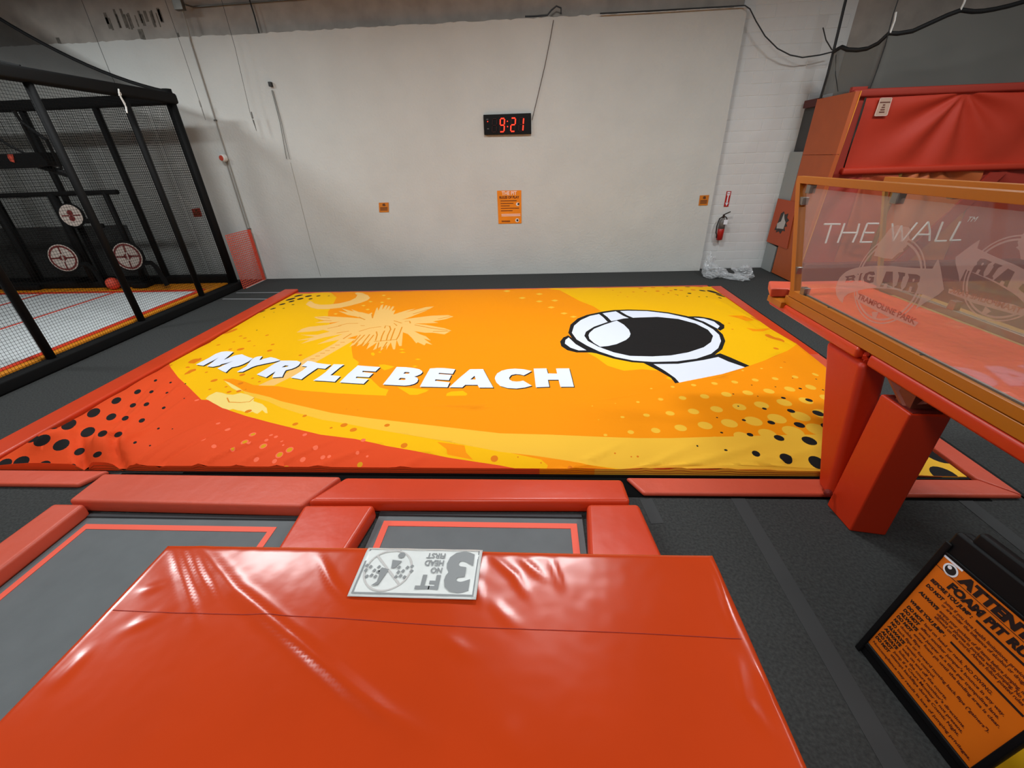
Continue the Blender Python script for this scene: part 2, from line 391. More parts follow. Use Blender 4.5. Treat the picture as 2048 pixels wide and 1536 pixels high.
bagmats = [fab('red', (226, 76, 32)), fab('yellow', (246, 184, 0)), fab('orange', (248, 146, 0)), fab('pale_yellow', (244, 188, 56)), fab('tan', (244, 192, 108)), fab('cream', (245, 214, 122)),
           fab('white', (230, 234, 248)), fab('black', (30, 28, 28)), fab('burnt_orange', (226, 122, 14)), fab('salmon', (248, 112, 78)), fab('mustard', (214, 150, 20)), fab('tan_line', (226, 140, 30))]
L = []
def add(pts, c, *holes): L.append(([BG(pts)] + [BG(h) for h in holes], c))
A7 = zo(300, 560, .341797); A8 = zo(1000, 560, .341797); A6 = zo(380, 730, .1953125); A4 = zo(580, 570, .166016); A5 = zo(1100, 600, .205078)
LA = zo(380, 690, .146484); LB = zo(600, 690, .146484); LC = zo(860, 690, .146484); AC = zo(500, 530, .097656); AL = zo(0, 640, .341797)
bound = [(300, 700)] + A7((100, 460), (120, 510), (165, 570), (230, 630), (300, 700), (340, 702), (370, 720), (430, 748), (470, 765), (560, 795), (690, 830), (850, 870), (1000, 905), (1200, 930), (1380, 970), (1550, 1000), (1750, 1040)) + A8((0, 1085), (150, 1110), (380, 1140), (500, 1157))
# yellow field
add(bound + [(1200, 975), (2100, 975), (1990, 900), (1660, 700), (1440, 560), (590, 560)], C_YEL)
# orange field, upper middle
add([(640, 560)] + A4((560, 150), (520, 230), (460, 320), (455, 420), (480, 470), (580, 500), (640, 620), (745, 660), (740, 740), (745, 800), (760, 880), (830, 930), (815, 965)) +
    LB((800, 270), (960, 455), (1090, 580), (1210, 610), (1175, 680)) + [(780, 812), (1000, 815), (1150, 808), (1300, 785), (1400, 755)] + A5((1250, 800), (1180, 740), (1060, 690), (900, 675), (720, 690), (560, 640), (450, 560), (300, 480), (180, 320), (330, 160), (500, 110), (420, 60), (290, 10)) +
    A8((350, 60), (200, 45), (150, 20)), C_ORA)
add(A4((590, 770), (660, 750), (740, 770), (730, 830), (660, 850), (610, 800)), C_YEL)
add(LB((1330, 575), (1500, 585), (1760, 610), (1720, 640), (1600, 680), (1500, 680)), C_YEL); add(LC((230, 660), (290, 635), (450, 625), (510, 665), (490, 690), (220, 695)), C_YEL)
add(LB((1075, 270), (1150, 265), (1290, 295), (1210, 330), (1150, 345), (1100, 310)), C_YEL); add(LB((970, 110), (1000, 100), (1025, 125), (1000, 150), (970, 130)), C_YEL)
for x, y, r in [(1400, 100, 45), (1390, 60, 40), (1610, 195, 45), (1570, 290, 40), (1090, 97, 25)]:
    add(LB((x - r, y), (x, y - 10), (x + r, y), (x, y + 10)), C_YEL)
for x, y in [(1130, 125), (1190, 165), (970, 200), (885, 248), (1110, 210), (935, 295), (550, 348)]:
    add(A4((x - 28, y), (x, y - 9), (x + 28, y - 2), (x, y + 9)), C_PALE)
for x, y in [(40, 65), (130, 105), (230, 125), (320, 120), (300, 160), (375, 195), (430, 215), (230, 82)]:
    add(A8((x - 22, y), (x, y - 6), (x + 22, y), (x, y + 6)), C_PALE)
add(A5((1130, 760), (1160, 745), (1210, 770), (1180, 780)), C_YEL)
# orange marks in the far right yellow field
add(A8((1330, 208), (1420, 208), (1490, 235), (1440, 240), (1400, 225)), C_ORA); add(A8((1440, 280), (1500, 288), (1590, 282), (1540, 300), (1480, 300)), C_ORA)
# wedge under the pale band
add(A8((60, 1012), (200, 1028), (400, 1058), (520, 1082), (900, 1128), (1000, 1160), (500, 1160), (380, 1142), (260, 1125), (280, 1085), (240, 1050)), C_ORA)
add(A7((1680, 948), (1840, 968), (1850, 1010), (1890, 1052), (1740, 1022), (1735, 990)), C_ORA)
# cream figure at the left
add(A6((160, 345), (190, 315), (270, 275), (330, 285), (380, 300), (440, 305), (520, 285), (580, 300), (660, 330), (650, 370), (740, 400), (785, 440), (795, 495), (770, 490), (740, 462), (690, 500), (660, 490), (640, 478), (600, 490), (560, 480), (520, 468), (490, 465), (440, 450), (400, 460), (330, 440), (250, 395)), C_CREAM)
def stroke(pts, r, c, conv=lambda *p: list(p)):
    P = [np.array(onbag(*p)) for p in conv(*pts)]; a = []; b = []
    for i, p in enumerate(P):
        d = P[min(i + 1, len(P) - 1)] - P[max(i - 1, 0)]; d = d / (np.hypot(*d) + 1e-9); nn = np.array([-d[1], d[0]]) * r
        a.append(tuple(p + nn)); b.append(tuple(p - nn))
    L.append(([a + b[::-1]], c))
stroke([(380, 335), (400, 380), (520, 385), (610, 375), (660, 335)], .007, C_LINE, A6)
# palm trunk, crown and crescent
add([(683, 676), (670, 686), (643, 701), (608, 718), (593, 728), (575, 745), (545, 758), (516, 771), (548, 771), (580, 755), (605, 745), (625, 728), (660, 708), (686, 693), (712, 678)], C_TAN)
add(A4((190, 235), (215, 205), (245, 190), (270, 205), (300, 225), (370, 238), (470, 235), (600, 220), (720, 190), (790, 155), (810, 125), (780, 100), (810, 90), (870, 95), (940, 125), (965, 155), (930, 185), (850, 215), (720, 250), (600, 275), (450, 290), (330, 290), (250, 270)), C_TAN)
add(A4((870, 330), (950, 350), (985, 330), (1000, 395), (1040, 280), (1055, 268), (1065, 310), (1095, 245), (1125, 232), (1110, 300), (1150, 245), (1175, 245), (1150, 305), (1190, 252), (1210, 255), (1190, 310), (1235, 255), (1255, 260), (1225, 315), (1270, 300), (1245, 355), (1420, 300), (1510, 285), (1395, 330), (1640, 265), (1735, 258), (1640, 310), (1450, 385), (1350, 418), (1500, 395), (1700, 370), (1900, 362), (1970, 380), (1880, 410), (1720, 440), (1790, 455), (1640, 462), (1500, 465),
     (1640, 480), (1860, 520), (1945, 550), (1860, 595), (1720, 575), (1620, 575), (1495, 555), (1560, 590), (1640, 620), (1695, 670), (1610, 645), (1715, 720), (1640, 700), (1620, 727), (1540, 690), (1520, 702), (1470, 640), (1420, 590), (1360, 570), (1345, 735), (1315, 735), (1285, 660), (1265, 775), (1240, 775), (1215, 690), (1160, 780), (1165, 720), (1090, 795), (1100, 740), (1000, 785), (1050, 690), (920, 775), (960, 690), (870, 740),
     (900, 690), (800, 740), (830, 690), (715, 748), (790, 650), (820, 605), (700, 640), (560, 665), (330, 715), (450, 660), (640, 590), (420, 630), (130, 708), (240, 655), (80, 668), (300, 625), (130, 600), (330, 600), (480, 560), (400, 540), (330, 555), (80, 572), (140, 530), (220, 505), (450, 480), (600, 440), (480, 455), (300, 455), (420, 430), (310, 400), (290, 385), (420, 375), (700, 390), (850, 402), (905, 420), (800, 380), (690, 360), (580, 312), (700, 330), (620, 282), (770, 320), (735, 290), (830, 325)), C_TAN)
for pts in [[(580, 490), (690, 465), (820, 462)], [(830, 560), (960, 520), (1100, 500)], [(740, 585), (640, 650)], [(710, 555), (560, 580)], [(995, 400), (985, 350)], [(905, 420), (830, 385)], [(1250, 430), (1350, 460), (1250, 460), (1290, 490)], [(1380, 440), (1440, 435), (1450, 460)], [(1140, 520), (1150, 490), (1200, 495), (1215, 540)],
            [(1215, 530), (1180, 600), (1160, 670)], [(1350, 505), (1310, 610), (1280, 660)], [(1265, 520), (1235, 600), (1210, 670)], [(1140, 550), (1110, 610), (1090, 680)], [(1040, 560), (1050, 600), (1030, 670)], [(900, 600), (800, 700), (770, 735)], [(960, 595), (850, 735)], [(1010, 600), (930, 700), (890, 735)], [(850, 600), (760, 700)], [(1010, 680), (1150, 670), (1280, 655)], [(1070, 690), (1050, 770)], [(1170, 685), (1120, 760)],
            [(850, 490), (900, 490)], [(1500, 480), (1700, 520), (1900, 545)], [(1720, 560), (1940, 555)], [(1480, 350), (1680, 290)], [(1780, 410), (1930, 380)], [(480, 400), (330, 390)], [(500, 430), (340, 425)], [(450, 525), (620, 490)]]:
    stroke(pts, .010, C_LINE, A4)
for i in range(7):
    x = 660 - i * 60; y = 690 + i * 33; stroke([(x, y), (x - 55, y + 2)], .008, C_LINE, A4)
# plain space-helmet emblem (shell, visor, highlight, straps, ear pads, collar)
add(A5((900, 608), (1250, 600), (1500, 560), (1660, 520), (1760, 560), (1850, 600), (1990, 660), (1250, 850), (1180, 760), (1060, 690)), C_BLK)
add(A5((1010, 625), (1250, 622), (1500, 585), (1640, 555), (1740, 600), (1900, 655), (1300, 850), (1220, 760), (1120, 690)), C_WHT)
add(A5((178, 345), (130, 365), (98, 405), (110, 450), (170, 490), (260, 512), (400, 512), (450, 520), (330, 460)), C_BLK)
add(A5((182, 365), (150, 390), (145, 425), (200, 465), (280, 492), (355, 490), (250, 430)), C_WHT)
add(A5((1320, 160), (1450, 160), (1560, 178), (1650, 210), (1700, 245), (1700, 275), (1660, 300), (1500, 210)), C_BLK)
add(A5((1400, 172), (1500, 180), (1600, 210), (1655, 255), (1635, 280), (1520, 220)), C_WHT)
add(A5((178, 320), (200, 240), (270, 180), (360, 145), (500, 115), (620, 98), (760, 93), (950, 98), (1150, 120), (1330, 155), (1500, 210), (1620, 275), (1685, 335), (1710, 400), (1680, 480), (1600, 540), (1450, 590), (1250, 615), (1000, 620), (800, 607), (620, 572), (450, 520), (330, 465), (230, 395)), C_BLK)
add(A5((213, 320), (235, 250), (300, 195), (390, 155), (520, 128), (640, 110), (760, 104), (950, 108), (1150, 132), (1330, 172), (1480, 222), (1590, 285), (1650, 340), (1668, 400), (1640, 470), (1570, 525), (1430, 572), (1240, 598), (1000, 604), (810, 590), (640, 556), (480, 502), (360, 445), (260, 385)), C_WHT)
stroke([(488, 128), (540, 168), (582, 212)], .035, C_BLK, A5); stroke([(660, 108), (730, 150), (800, 180)], .035, C_BLK, A5)
add(A5((335, 350), (350, 310), (430, 260), (560, 215), (720, 180), (830, 172), (1050, 165), (1250, 185), (1420, 230), (1540, 290), (1590, 350), (1570, 410), (1500, 460), (1350, 510), (1180, 540), (1000, 550), (780, 545), (620, 510), (470, 455), (370, 400)), C_BLK)
add(A5((375, 345), (385, 320), (430, 280), (530, 240), (650, 200), (720, 240), (770, 290), (785, 330), (775, 360), (740, 390), (650, 430), (570, 448), (490, 456), (430, 420), (385, 380)), C_WHT)
# the orange wave and the pale band
wave_up = A6((330, 150), (350, 145), (440, 140), (560, 170), (650, 205), (770, 215), (900, 217), (1130, 260), (1500, 290), (1800, 305)) + A8((-210, 690), (0, 690), (150, 692), (300, 690), (560, 670), (800, 645), (1050, 600), (1200, 570), (1300, 550), (1450, 505), (1550, 470), (1680, 415), (1720, 388), (1800, 340))
wave_lo = A6((540, 262), (620, 285), (700, 300), (820, 330), (930, 370), (1100, 410), (1450, 490), (1800, 540)) + A8((0, 897), (300, 905), (600, 918), (800, 925), (1000, 925), (1370, 915), (1900, 905), (2300, 890), (2700, 880))
add(wave_up + [(1760, 720), (1990, 860)] + wave_lo[::-1] + A6((520, 240), (460, 210), (390, 175)), 2)
add(wave_lo + [(2060, 980), (1308, 975)] + A8((880, 1132), (700, 1105), (520, 1082), (400, 1058), (200, 1028), (0, 1005)) + A6((1850, 650), (1600, 600), (1350, 560), (1100, 490), (930, 435), (800, 375), (650, 330), (560, 290)), C_PALE)
add(A6((350, 160), (400, 178), (460, 212), (500, 235), (540, 262), (480, 262), (430, 235)), C_CREAM)
def dots(rows, conv, c, asp=None, s=1., tilt=None):
    for x, y, r in rows:
        if tilt is not None:
            ta = math.radians(tilt); n = 16
            P_ = [(x + r * math.cos(t) * math.cos(ta) - .56 * r * math.sin(t) * math.sin(ta), y + r * math.cos(t) * math.sin(ta) + .56 * r * math.sin(t) * math.cos(ta)) for t in [2 * math.pi * i / n for i in range(n)]]
            add(conv(*P_), c); continue
        (a,), (b,) = conv((x, y)), conv((x + r * s, y))
        p = np.array(onbag(*a)); q = np.array(onbag(*b)); R = float(np.hypot(*(q - p)))
        n = 18 if R > .05 else (12 if R > .02 else 7)
        L.append(([[(p[0] + R * math.cos(t), p[1] + R * (asp or 1) * math.sin(t)) for t in [2 * math.pi * i / n for i in range(n)]]], c))
dots([(885, 635, 8), (1010, 625, 12), (1133, 615, 15), (1255, 605, 18), (1373, 597, 19), (1493, 585, 19), (1610, 577, 18), (1727, 567, 17), (1845, 553, 14), (675, 722, 4), (807, 714, 11), (940, 698, 16), (1068, 690, 22), (1197, 681, 26), (1325, 669, 29), (1450, 660, 29), (1573, 650, 30), (1695, 638, 29), (1818, 627, 27),
      (540, 737, 5), (577, 818, 4), (717, 802, 12), (857, 791, 19), (995, 780, 26), (1132, 769, 32), (1267, 756, 35), (1400, 742, 38), (1530, 731, 40), (1663, 717, 40), (1790, 706, 36), (617, 907, 12), (765, 890, 19), (911, 880, 27), (1057, 865, 35), (1200, 851, 41), (1342, 838, 46), (1482, 826, 50), (1620, 811, 51), (1758, 797, 51), (1890, 785, 50),
      (1265, 932, 26), (1415, 915, 45), (1565, 900, 50), (1715, 888, 58), (1860, 876, 60), (1910, 690, 32), (1530, 518, 8), (1420, 530, 8), (1645, 512, 8)], A8, C_PALE)
dots([(1365, 667, 6), (1473, 615, 5), (1508, 680, 5), (1612, 625, 5), (1658, 690, 13), (1757, 635, 10), (1808, 703, 19), (1712, 574, 4), (1850, 580, 5), (1890, 643, 6), (1394, 738, 6), (1547, 753, 13), (1703, 766, 21), (1862, 780, 29), (1270, 805, 6), (1427, 820, 12), (1587, 834, 21), (1752, 848, 29), (1915, 858, 32), (1297, 893, 9), (1463, 905, 18), (1633, 924, 28), (1810, 941, 39),
      (1155, 971, 6), (1322, 996, 11), (1498, 1016, 23), (1675, 1040, 33), (1853, 1066, 44), (1157, 1116, 7), (1324, 1140, 13), (2030, 870, 40), (2160, 800, 22), (2030, 790, 30)], A8, C_BLK)
dots([(1873, 911, 24), (1889, 950, 24), (1740, 834, 7)], lambda *p: list(p), C_BLK)
dots([(820, 341, 14), (910, 354, 11), (998, 366, 8), (1085, 373, 5), (712, 398, 24), (640, 403, 18), (805, 420, 22), (886, 420, 14), (977, 426, 9), (585, 454, 32), (681, 472, 31), (778, 499, 20), (857, 493, 18), (958, 514, 12), (1078, 459, 5), (473, 520, 28), (548, 543, 42), (651, 567, 32), (733, 575, 22), (830, 588, 20), (325, 610, 45), (403, 612, 48), (514, 656, 46), (600, 665, 30),
      (692, 670, 26), (927, 635, 9), (1009, 637, 5), (185, 690, 44), (246, 705, 54), (358, 731, 53), (465, 770, 34), (570, 787, 28), (790, 717, 12), (878, 735, 7), (125, 830, 52), (258, 850, 42), (415, 862, 32), (30, 840, 45), (770, 862, 9), (925, 289, 6)], AL, C_BLK, tilt=-24)
dots([(1097, 40, 14), (1170, 38, 16), (1027, 57, 10), (1108, 78, 12), (1184, 62, 14), (1255, 72, 14), (1290, 90, 9), (1210, 98, 6), (1287, 105, 7), (1165, 98, 6), (1095, 95, 6), (1040, 88, 5), (985, 75, 6)], A8, C_BLK)
dots([(823, 48, 15), (895, 45, 14), (970, 42, 15), (780, 70, 8), (850, 68, 9), (922, 65, 13), (1000, 62, 10), (1060, 60, 12), (1130, 58, 14), (955, 85, 7), (1030, 85, 7), (705, 72, 6), (660, 60, 6), (620, 55, 6), (745, 98, 5), (690, 90, 5)], A8, C_BURNT)
dots([(995, 627, 55), (1197, 637, 55), (1400, 633, 38), (1613, 633, 20), (830, 700, 60), (1030, 693, 52), (1240, 694, 36), (850, 745, 45), (660, 803, 42), (880, 813, 25), (472, 893, 36), (690, 890, 20), (255, 952, 20), (490, 968, 12), (55, 1055, 10), (288, 1068, 12), (140, 1335, 16)], AC, C_BLK)
dots([(308, 382, 14), (265, 475, 20), (220, 510, 14), (235, 536, 16), (375, 588, 17), (530, 405, 18), (540, 555, 15), (575, 768, 18), (850, 843, 16), (905, 795, 12), (1135, 849, 20), (1190, 877, 20), (1387, 850, 16), (1487, 968, 20), (2015, 1045, 22), (1245, 937, 13), (1060, 865, 9), (700, 413, 14), (718, 377, 10), (685, 323, 9), (880, 440, 10), (470, 300, 20), (520, 650, 13), (463, 655, 12), (640, 595, 8), (600, 575, 8), (530, 605, 14), (250, 405, 12), (400, 380, 8), (470, 405, 9), (555, 340, 9), (580, 358, 9), (530, 328, 8), (490, 362, 7), (155, 458, 8), (120, 500, 6), (330, 540, 8), (375, 345, 8), (445, 625, 8), (610, 385, 6), (300, 495, 6), (350, 640, 8), (560, 640, 6), (1150, 755, 4), (1215, 760, 4)], A7, C_BURNT)
dots([(673, 1014, 6), (768, 1034, 5), (806, 1033, 7), (410, 1100, 15), (240, 1070, 5), (105, 1036, 5), (1608, 337, 12), (1615, 401, 14), (1495, 227, 11), (1340, 253, 7), (1310, 257, 4), (1360, 288, 7), (1560, 350, 4), (1665, 480, 8)], A8, C_BURNT)
dots([(288, 598, 20), (385, 660, 26), (135, 765, 18), (245, 832, 28), (640, 710, 34), (560, 790, 34), (600, 790, 24), (437, 857, 28), (830, 718, 18), (880, 735, 20), (782, 770, 20), (750, 830, 38), (1175, 713, 22), (1020, 868, 38), (915, 920, 38), (865, 985, 24), (680, 968, 26), (1285, 845, 28), (1155, 968, 28), (1360, 945, 24), (1425, 937, 20), (1715, 900, 20), (1815, 935, 14), (940, 782, 12), (955, 820, 12), (1775, 770, 24), (70, 360, 20)], A6, C_SALM)
dots([(645, 710, 22), (562, 788, 24), (437, 857, 18), (752, 830, 26), (1020, 868, 28), (918, 918, 28), (1740, 1020, 28)], A6, C_MUST)
dots([(1665, 872, 26)], AL, C_MUST)
# lettering MYRTLE BEACH
LET = []
def letter(conv, pts, *holes): LET.append((conv, pts, holes))
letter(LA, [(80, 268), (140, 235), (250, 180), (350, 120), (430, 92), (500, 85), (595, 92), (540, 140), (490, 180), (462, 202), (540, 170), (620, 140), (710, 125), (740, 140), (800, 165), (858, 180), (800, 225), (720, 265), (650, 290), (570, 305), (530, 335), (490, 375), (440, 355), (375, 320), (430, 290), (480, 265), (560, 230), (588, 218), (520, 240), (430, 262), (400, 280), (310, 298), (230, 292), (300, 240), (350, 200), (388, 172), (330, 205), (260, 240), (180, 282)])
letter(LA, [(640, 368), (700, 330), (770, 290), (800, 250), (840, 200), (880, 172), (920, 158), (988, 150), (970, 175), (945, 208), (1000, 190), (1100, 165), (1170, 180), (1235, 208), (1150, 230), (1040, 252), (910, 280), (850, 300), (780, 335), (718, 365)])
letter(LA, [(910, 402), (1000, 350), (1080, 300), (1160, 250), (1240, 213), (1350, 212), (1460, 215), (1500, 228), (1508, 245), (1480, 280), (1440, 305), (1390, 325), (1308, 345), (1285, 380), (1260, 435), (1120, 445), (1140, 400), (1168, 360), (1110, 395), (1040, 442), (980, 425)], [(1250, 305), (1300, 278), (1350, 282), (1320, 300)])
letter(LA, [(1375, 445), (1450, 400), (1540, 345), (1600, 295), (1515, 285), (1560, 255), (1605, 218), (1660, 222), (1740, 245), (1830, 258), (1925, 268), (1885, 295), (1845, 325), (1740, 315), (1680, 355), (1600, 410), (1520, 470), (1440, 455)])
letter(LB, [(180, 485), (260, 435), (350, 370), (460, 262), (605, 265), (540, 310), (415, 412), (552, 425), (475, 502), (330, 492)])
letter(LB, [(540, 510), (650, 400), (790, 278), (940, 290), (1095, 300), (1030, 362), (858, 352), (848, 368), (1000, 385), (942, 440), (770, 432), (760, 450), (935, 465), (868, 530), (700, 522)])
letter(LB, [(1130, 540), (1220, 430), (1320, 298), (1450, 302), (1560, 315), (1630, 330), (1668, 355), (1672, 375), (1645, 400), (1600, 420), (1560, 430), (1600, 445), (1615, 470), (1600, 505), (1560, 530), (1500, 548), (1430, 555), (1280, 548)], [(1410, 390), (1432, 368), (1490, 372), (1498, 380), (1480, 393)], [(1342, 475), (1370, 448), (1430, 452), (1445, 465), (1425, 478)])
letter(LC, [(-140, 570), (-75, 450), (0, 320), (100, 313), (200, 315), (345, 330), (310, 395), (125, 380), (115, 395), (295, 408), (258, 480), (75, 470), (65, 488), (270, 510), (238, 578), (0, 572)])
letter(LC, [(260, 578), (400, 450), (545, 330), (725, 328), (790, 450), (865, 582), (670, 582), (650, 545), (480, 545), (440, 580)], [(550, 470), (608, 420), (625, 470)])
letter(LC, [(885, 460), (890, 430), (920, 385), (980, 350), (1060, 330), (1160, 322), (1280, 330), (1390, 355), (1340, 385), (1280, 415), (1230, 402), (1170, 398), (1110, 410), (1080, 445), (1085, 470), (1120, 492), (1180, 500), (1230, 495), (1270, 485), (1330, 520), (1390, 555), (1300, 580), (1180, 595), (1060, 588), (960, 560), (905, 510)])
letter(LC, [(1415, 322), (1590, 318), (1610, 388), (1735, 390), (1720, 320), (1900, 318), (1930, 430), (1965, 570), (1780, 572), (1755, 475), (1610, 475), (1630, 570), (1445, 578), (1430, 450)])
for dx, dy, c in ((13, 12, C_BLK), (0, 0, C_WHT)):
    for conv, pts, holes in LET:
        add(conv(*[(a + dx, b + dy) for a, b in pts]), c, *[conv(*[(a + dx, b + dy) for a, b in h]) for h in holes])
gp = []
def addgrid(x0, x1, y0, y1, s):
    nx = int((x1 - x0) / s); ny = int((y1 - y0) / s)
    for i in range(nx):
        for j in range(ny): gp.append((x0 + (i + .5 + .2 * (j % 2)) * s, y0 + (j + .5) * s))
addgrid(AX0 + .02, -1.6, AY0 + .015, 4.3, .03); addgrid(AX0 + .02, -1.6, 4.3, 4.6, .06); addgrid(-1.6, AX1 - .02, AY0 + .015, 3.5, .036)
addgrid(-1.6, AX1 - .02, 3.5, 4.6, .085); addgrid(AX0 + .02, AX1 - .02, 4.6, AY1 - .02, .085)
vs2, fcs, mi = layered(L, (AX0, AX1, AY0, AY1), gp)
zz = bagh(vs2[:, 0], vs2[:, 1])
bag = thing('landing_airbag', 'huge flat orange and yellow airbag printed MYRTLE BEACH, filling the pit', 'airbag', (-.8, 5.8, 0))
cover = mesh_obj('cover', np.column_stack([vs2, zz]), fcs, mi, bagmats, bag)
# hem of the cover: the cloth drops from the edge to the floor, two stitched bands at the front
hem = MB(); N_ = 220
def side(P):
    out = []
    for x, y in P: out.append((x, y, float(bagh(x, y))))
    return out
for P, red in (([(AX0 + (AX1 - AX0) * i / N_, AY0) for i in range(N_ + 1)], 0), ([(AX1, AY0 + (AY1 - AY0) * i / N_) for i in range(N_ + 1)], 1), ([(AX1 - (AX1 - AX0) * i / N_, AY1) for i in range(N_ + 1)], 1), ([(AX0, AY1 - (AY1 - AY0) * i / N_) for i in range(N_ + 1)], 0)):
    T = side(P)
    for a, b in zip(T[:-1], T[1:]):
        k = (1 if a[0] > .5 else 2 if a[0] > .0 else 0) if a[1] < 3 or red else 0
        hem.add([(a[0], a[1], .012), (b[0], b[1], .012), b, a], [(0, 1, 2, 3)], k)
hem.build('hem', [bagmats[C_RED], bagmats[C_PALE], bagmats[C_ORA]], bag)
for zf in (.30, .62):
    MB().path([(AX0 + .9 + (AX1 - AX0 - 1.1) * i / 120, AY0 - .002, .012 + (float(bagh(AX0 + .9 + (AX1 - AX0 - 1.1) * i / 120, AY0)) - .012) * zf) for i in range(121)], .0022, 4).build('stitch_line', mat('stitch', (150, 70, 20), rough=.7), bag)
bs = MB()
bs.box(-3.3, AX1 + .012, AY0 - .022, AY0 + .03, 0, .012); bs.box(AX1 - .06, AX1 + .012, AY0 - .02, AY0 + .35, 0, .014)
bs.build('base_skirt', black_pad, bag)['label'] = 'black base strip'
# ================================================================= PADS AROUND THE PIT
def pad(name, x0, x1, y0, y1, h, m, label, bev=.02, slope=0.):
    c = ((x0 + x1) / 2, (y0 + y1) / 2, 0)
    mb = MB().hexa([(x0, y0, 0), (x1, y0, 0), (x1, y1, 0), (x0, y1, 0)], [(x0, y0, h), (x1, y0, h), (x1, y1, h + slope), (x0, y1, h + slope)])
    o = mb.build(name, m, bevel=bev, seg=3, origin=c); tag(o, label, 'pad'); return o
def hexpad(name, bottom, h, m, label, bev=.02):
    c = bary([(a, b, 0) for a, b in bottom])
    o = MB().hexa([(a, b, 0) for a, b in bottom], [(a, b, h) for a, b in bottom]).build(name, m, bevel=bev, seg=3, origin=c); tag(o, label, 'pad'); return o
hexpad('edge_pad', [(3.65, 5.345), (3.86, 5.345), (3.86, 8.78), (3.65, 8.78)], .03, red_vinyl, 'red edge strip along the airbag right side, far length beside the carpet', .012)
hexpad('edge_pad', [(3.65, 2.835), (3.83, 2.645), (3.83, 5.33), (3.65, 5.33)], .045, coral_vinyl, 'coral edge strip on the airbag right side, near length behind the padded column', .012)
pad('edge_pad', -5.285, 3.60, 8.74, 8.84, .035, red_vinyl, 'thin red edge strip along the airbag far side, in front of the white wall', .012)
pad('edge_pad', -5.60, -5.29, 2.90, 8.93, .085, red_vinyl, 'long red edge pad along the airbag left side, next to the cage aisle', .025)
def pxpad(name, px, h, m, label, bev=.02):
    return hexpad(name, [tuple(PZ(x, y, h)[:2]) for x, y in px], h, m, label, bev)
hexpad('edge_pad', [(-5.6, 2.65), (-4.12, 2.65), (-4.0, 2.845), (-5.6, 2.845)], .05, coral_vinyl, 'short coral edge pad at the airbag front left, left of the trampolines')
hexpad('edge_pad', [tuple(PZ(1288, 986, .045)[:2]), (3.83, 2.64), (3.65, 2.83), tuple(PZ(1252, 954, .045)[:2])], .045, coral_vinyl, 'coral edge pad at the airbag front right, between trampoline and padded column')
pxpad('trampoline_pad', [(135, 1001), (600, 1012), (682, 952), (207, 946)], .13, coral_vinyl, 'wide coral pad between the left trampoline and the airbag', .025)
pxpad('trampoline_pad', [(612, 1002), (1262, 1002), (1245, 957), (692, 953)], .135, red_vinyl, 'wide red pad with a creased lip between the right trampoline and the airbag', .035)
q_a = PZ(111, 1003, .13); q_b = PZ(174, 1003, .13)
hexpad('trampoline_pad', [(q_a[0], -1.), (q_b[0], -1.), (q_b[0], q_b[1] - .02), (q_a[0], q_b[1] - .02)], .13, coral_vinyl, 'coral side pad running along the left edge of the left trampoline', .03)
pxpad('trampoline_pad', [(510, 1165), (650, 1165), (750, 1008), (608, 1008)], .14, red_vinyl, 'wrinkled red pad dividing the two grey trampolines', .035)
pxpad('trampoline_pad', [(1178, 1120), (1330, 1120), (1278, 1006), (1174, 1006)], .14, red_vinyl, 'red side pad on the right edge of the right trampoline', .035)
struct(MB().box(-3.9, 3.6, 2.62, 2.862, 0, .004).build('gap_shade_2', mat('pit_gap_black', (8, 8, 8), rough=.9, spec=.1)))  # black sheet painted in as the shade of the gap before the airbag
struct(MB().box(3.865, 3.90, 2.62, 8.83, 0, .012).build('gap_shade_1', black_pad))  # black strip standing in for the dark gap along the right edge pads
# ================================================================= TRAMPOLINES
def tramp(x0, x1, lx0, lx1, ly, label, yn=-1.):
    t = thing('trampoline', label, 'trampoline', ((x0 + x1) / 2, 1, 0))
    MB().box(x0 + .004, (-1.86 if x0 < -3 else x1) - .004, yn, 2.335 if x0 < -3 else 2.40, .001, .016).build('bed', grey_mat, t)
    w_ = .05
    MB().box(lx0, lx1, ly - w_, ly, .016, .020).build('guide_line', coral_line, t)
    MB().box(lx0, lx0 + w_, yn, ly - w_, .016, .020).build('guide_line', coral_line, t)
    MB().box(lx1 - w_, lx1, yn, ly - w_, .016, .020).build('guide_line', coral_line, t)
    MB().box(x0 + .006, x1 - .006, (2.335 if x0 < -3 else 2.40) - .035, 2.335 if x0 < -3 else 2.40, .016, .03).build('bed_hem', mat('dark_hem', (54, 56, 58), rough=.8), t)
tramp(-3.685, -1.84, -3.62, -2.03, 2.23, 'larger grey trampoline bed with coral guide lines, left of the red platform corner')
tramp(-1.262, .36, -1.20, .31, 2.31, 'grey trampoline bed with coral guide lines, behind the 3 FT sign', 1.335)
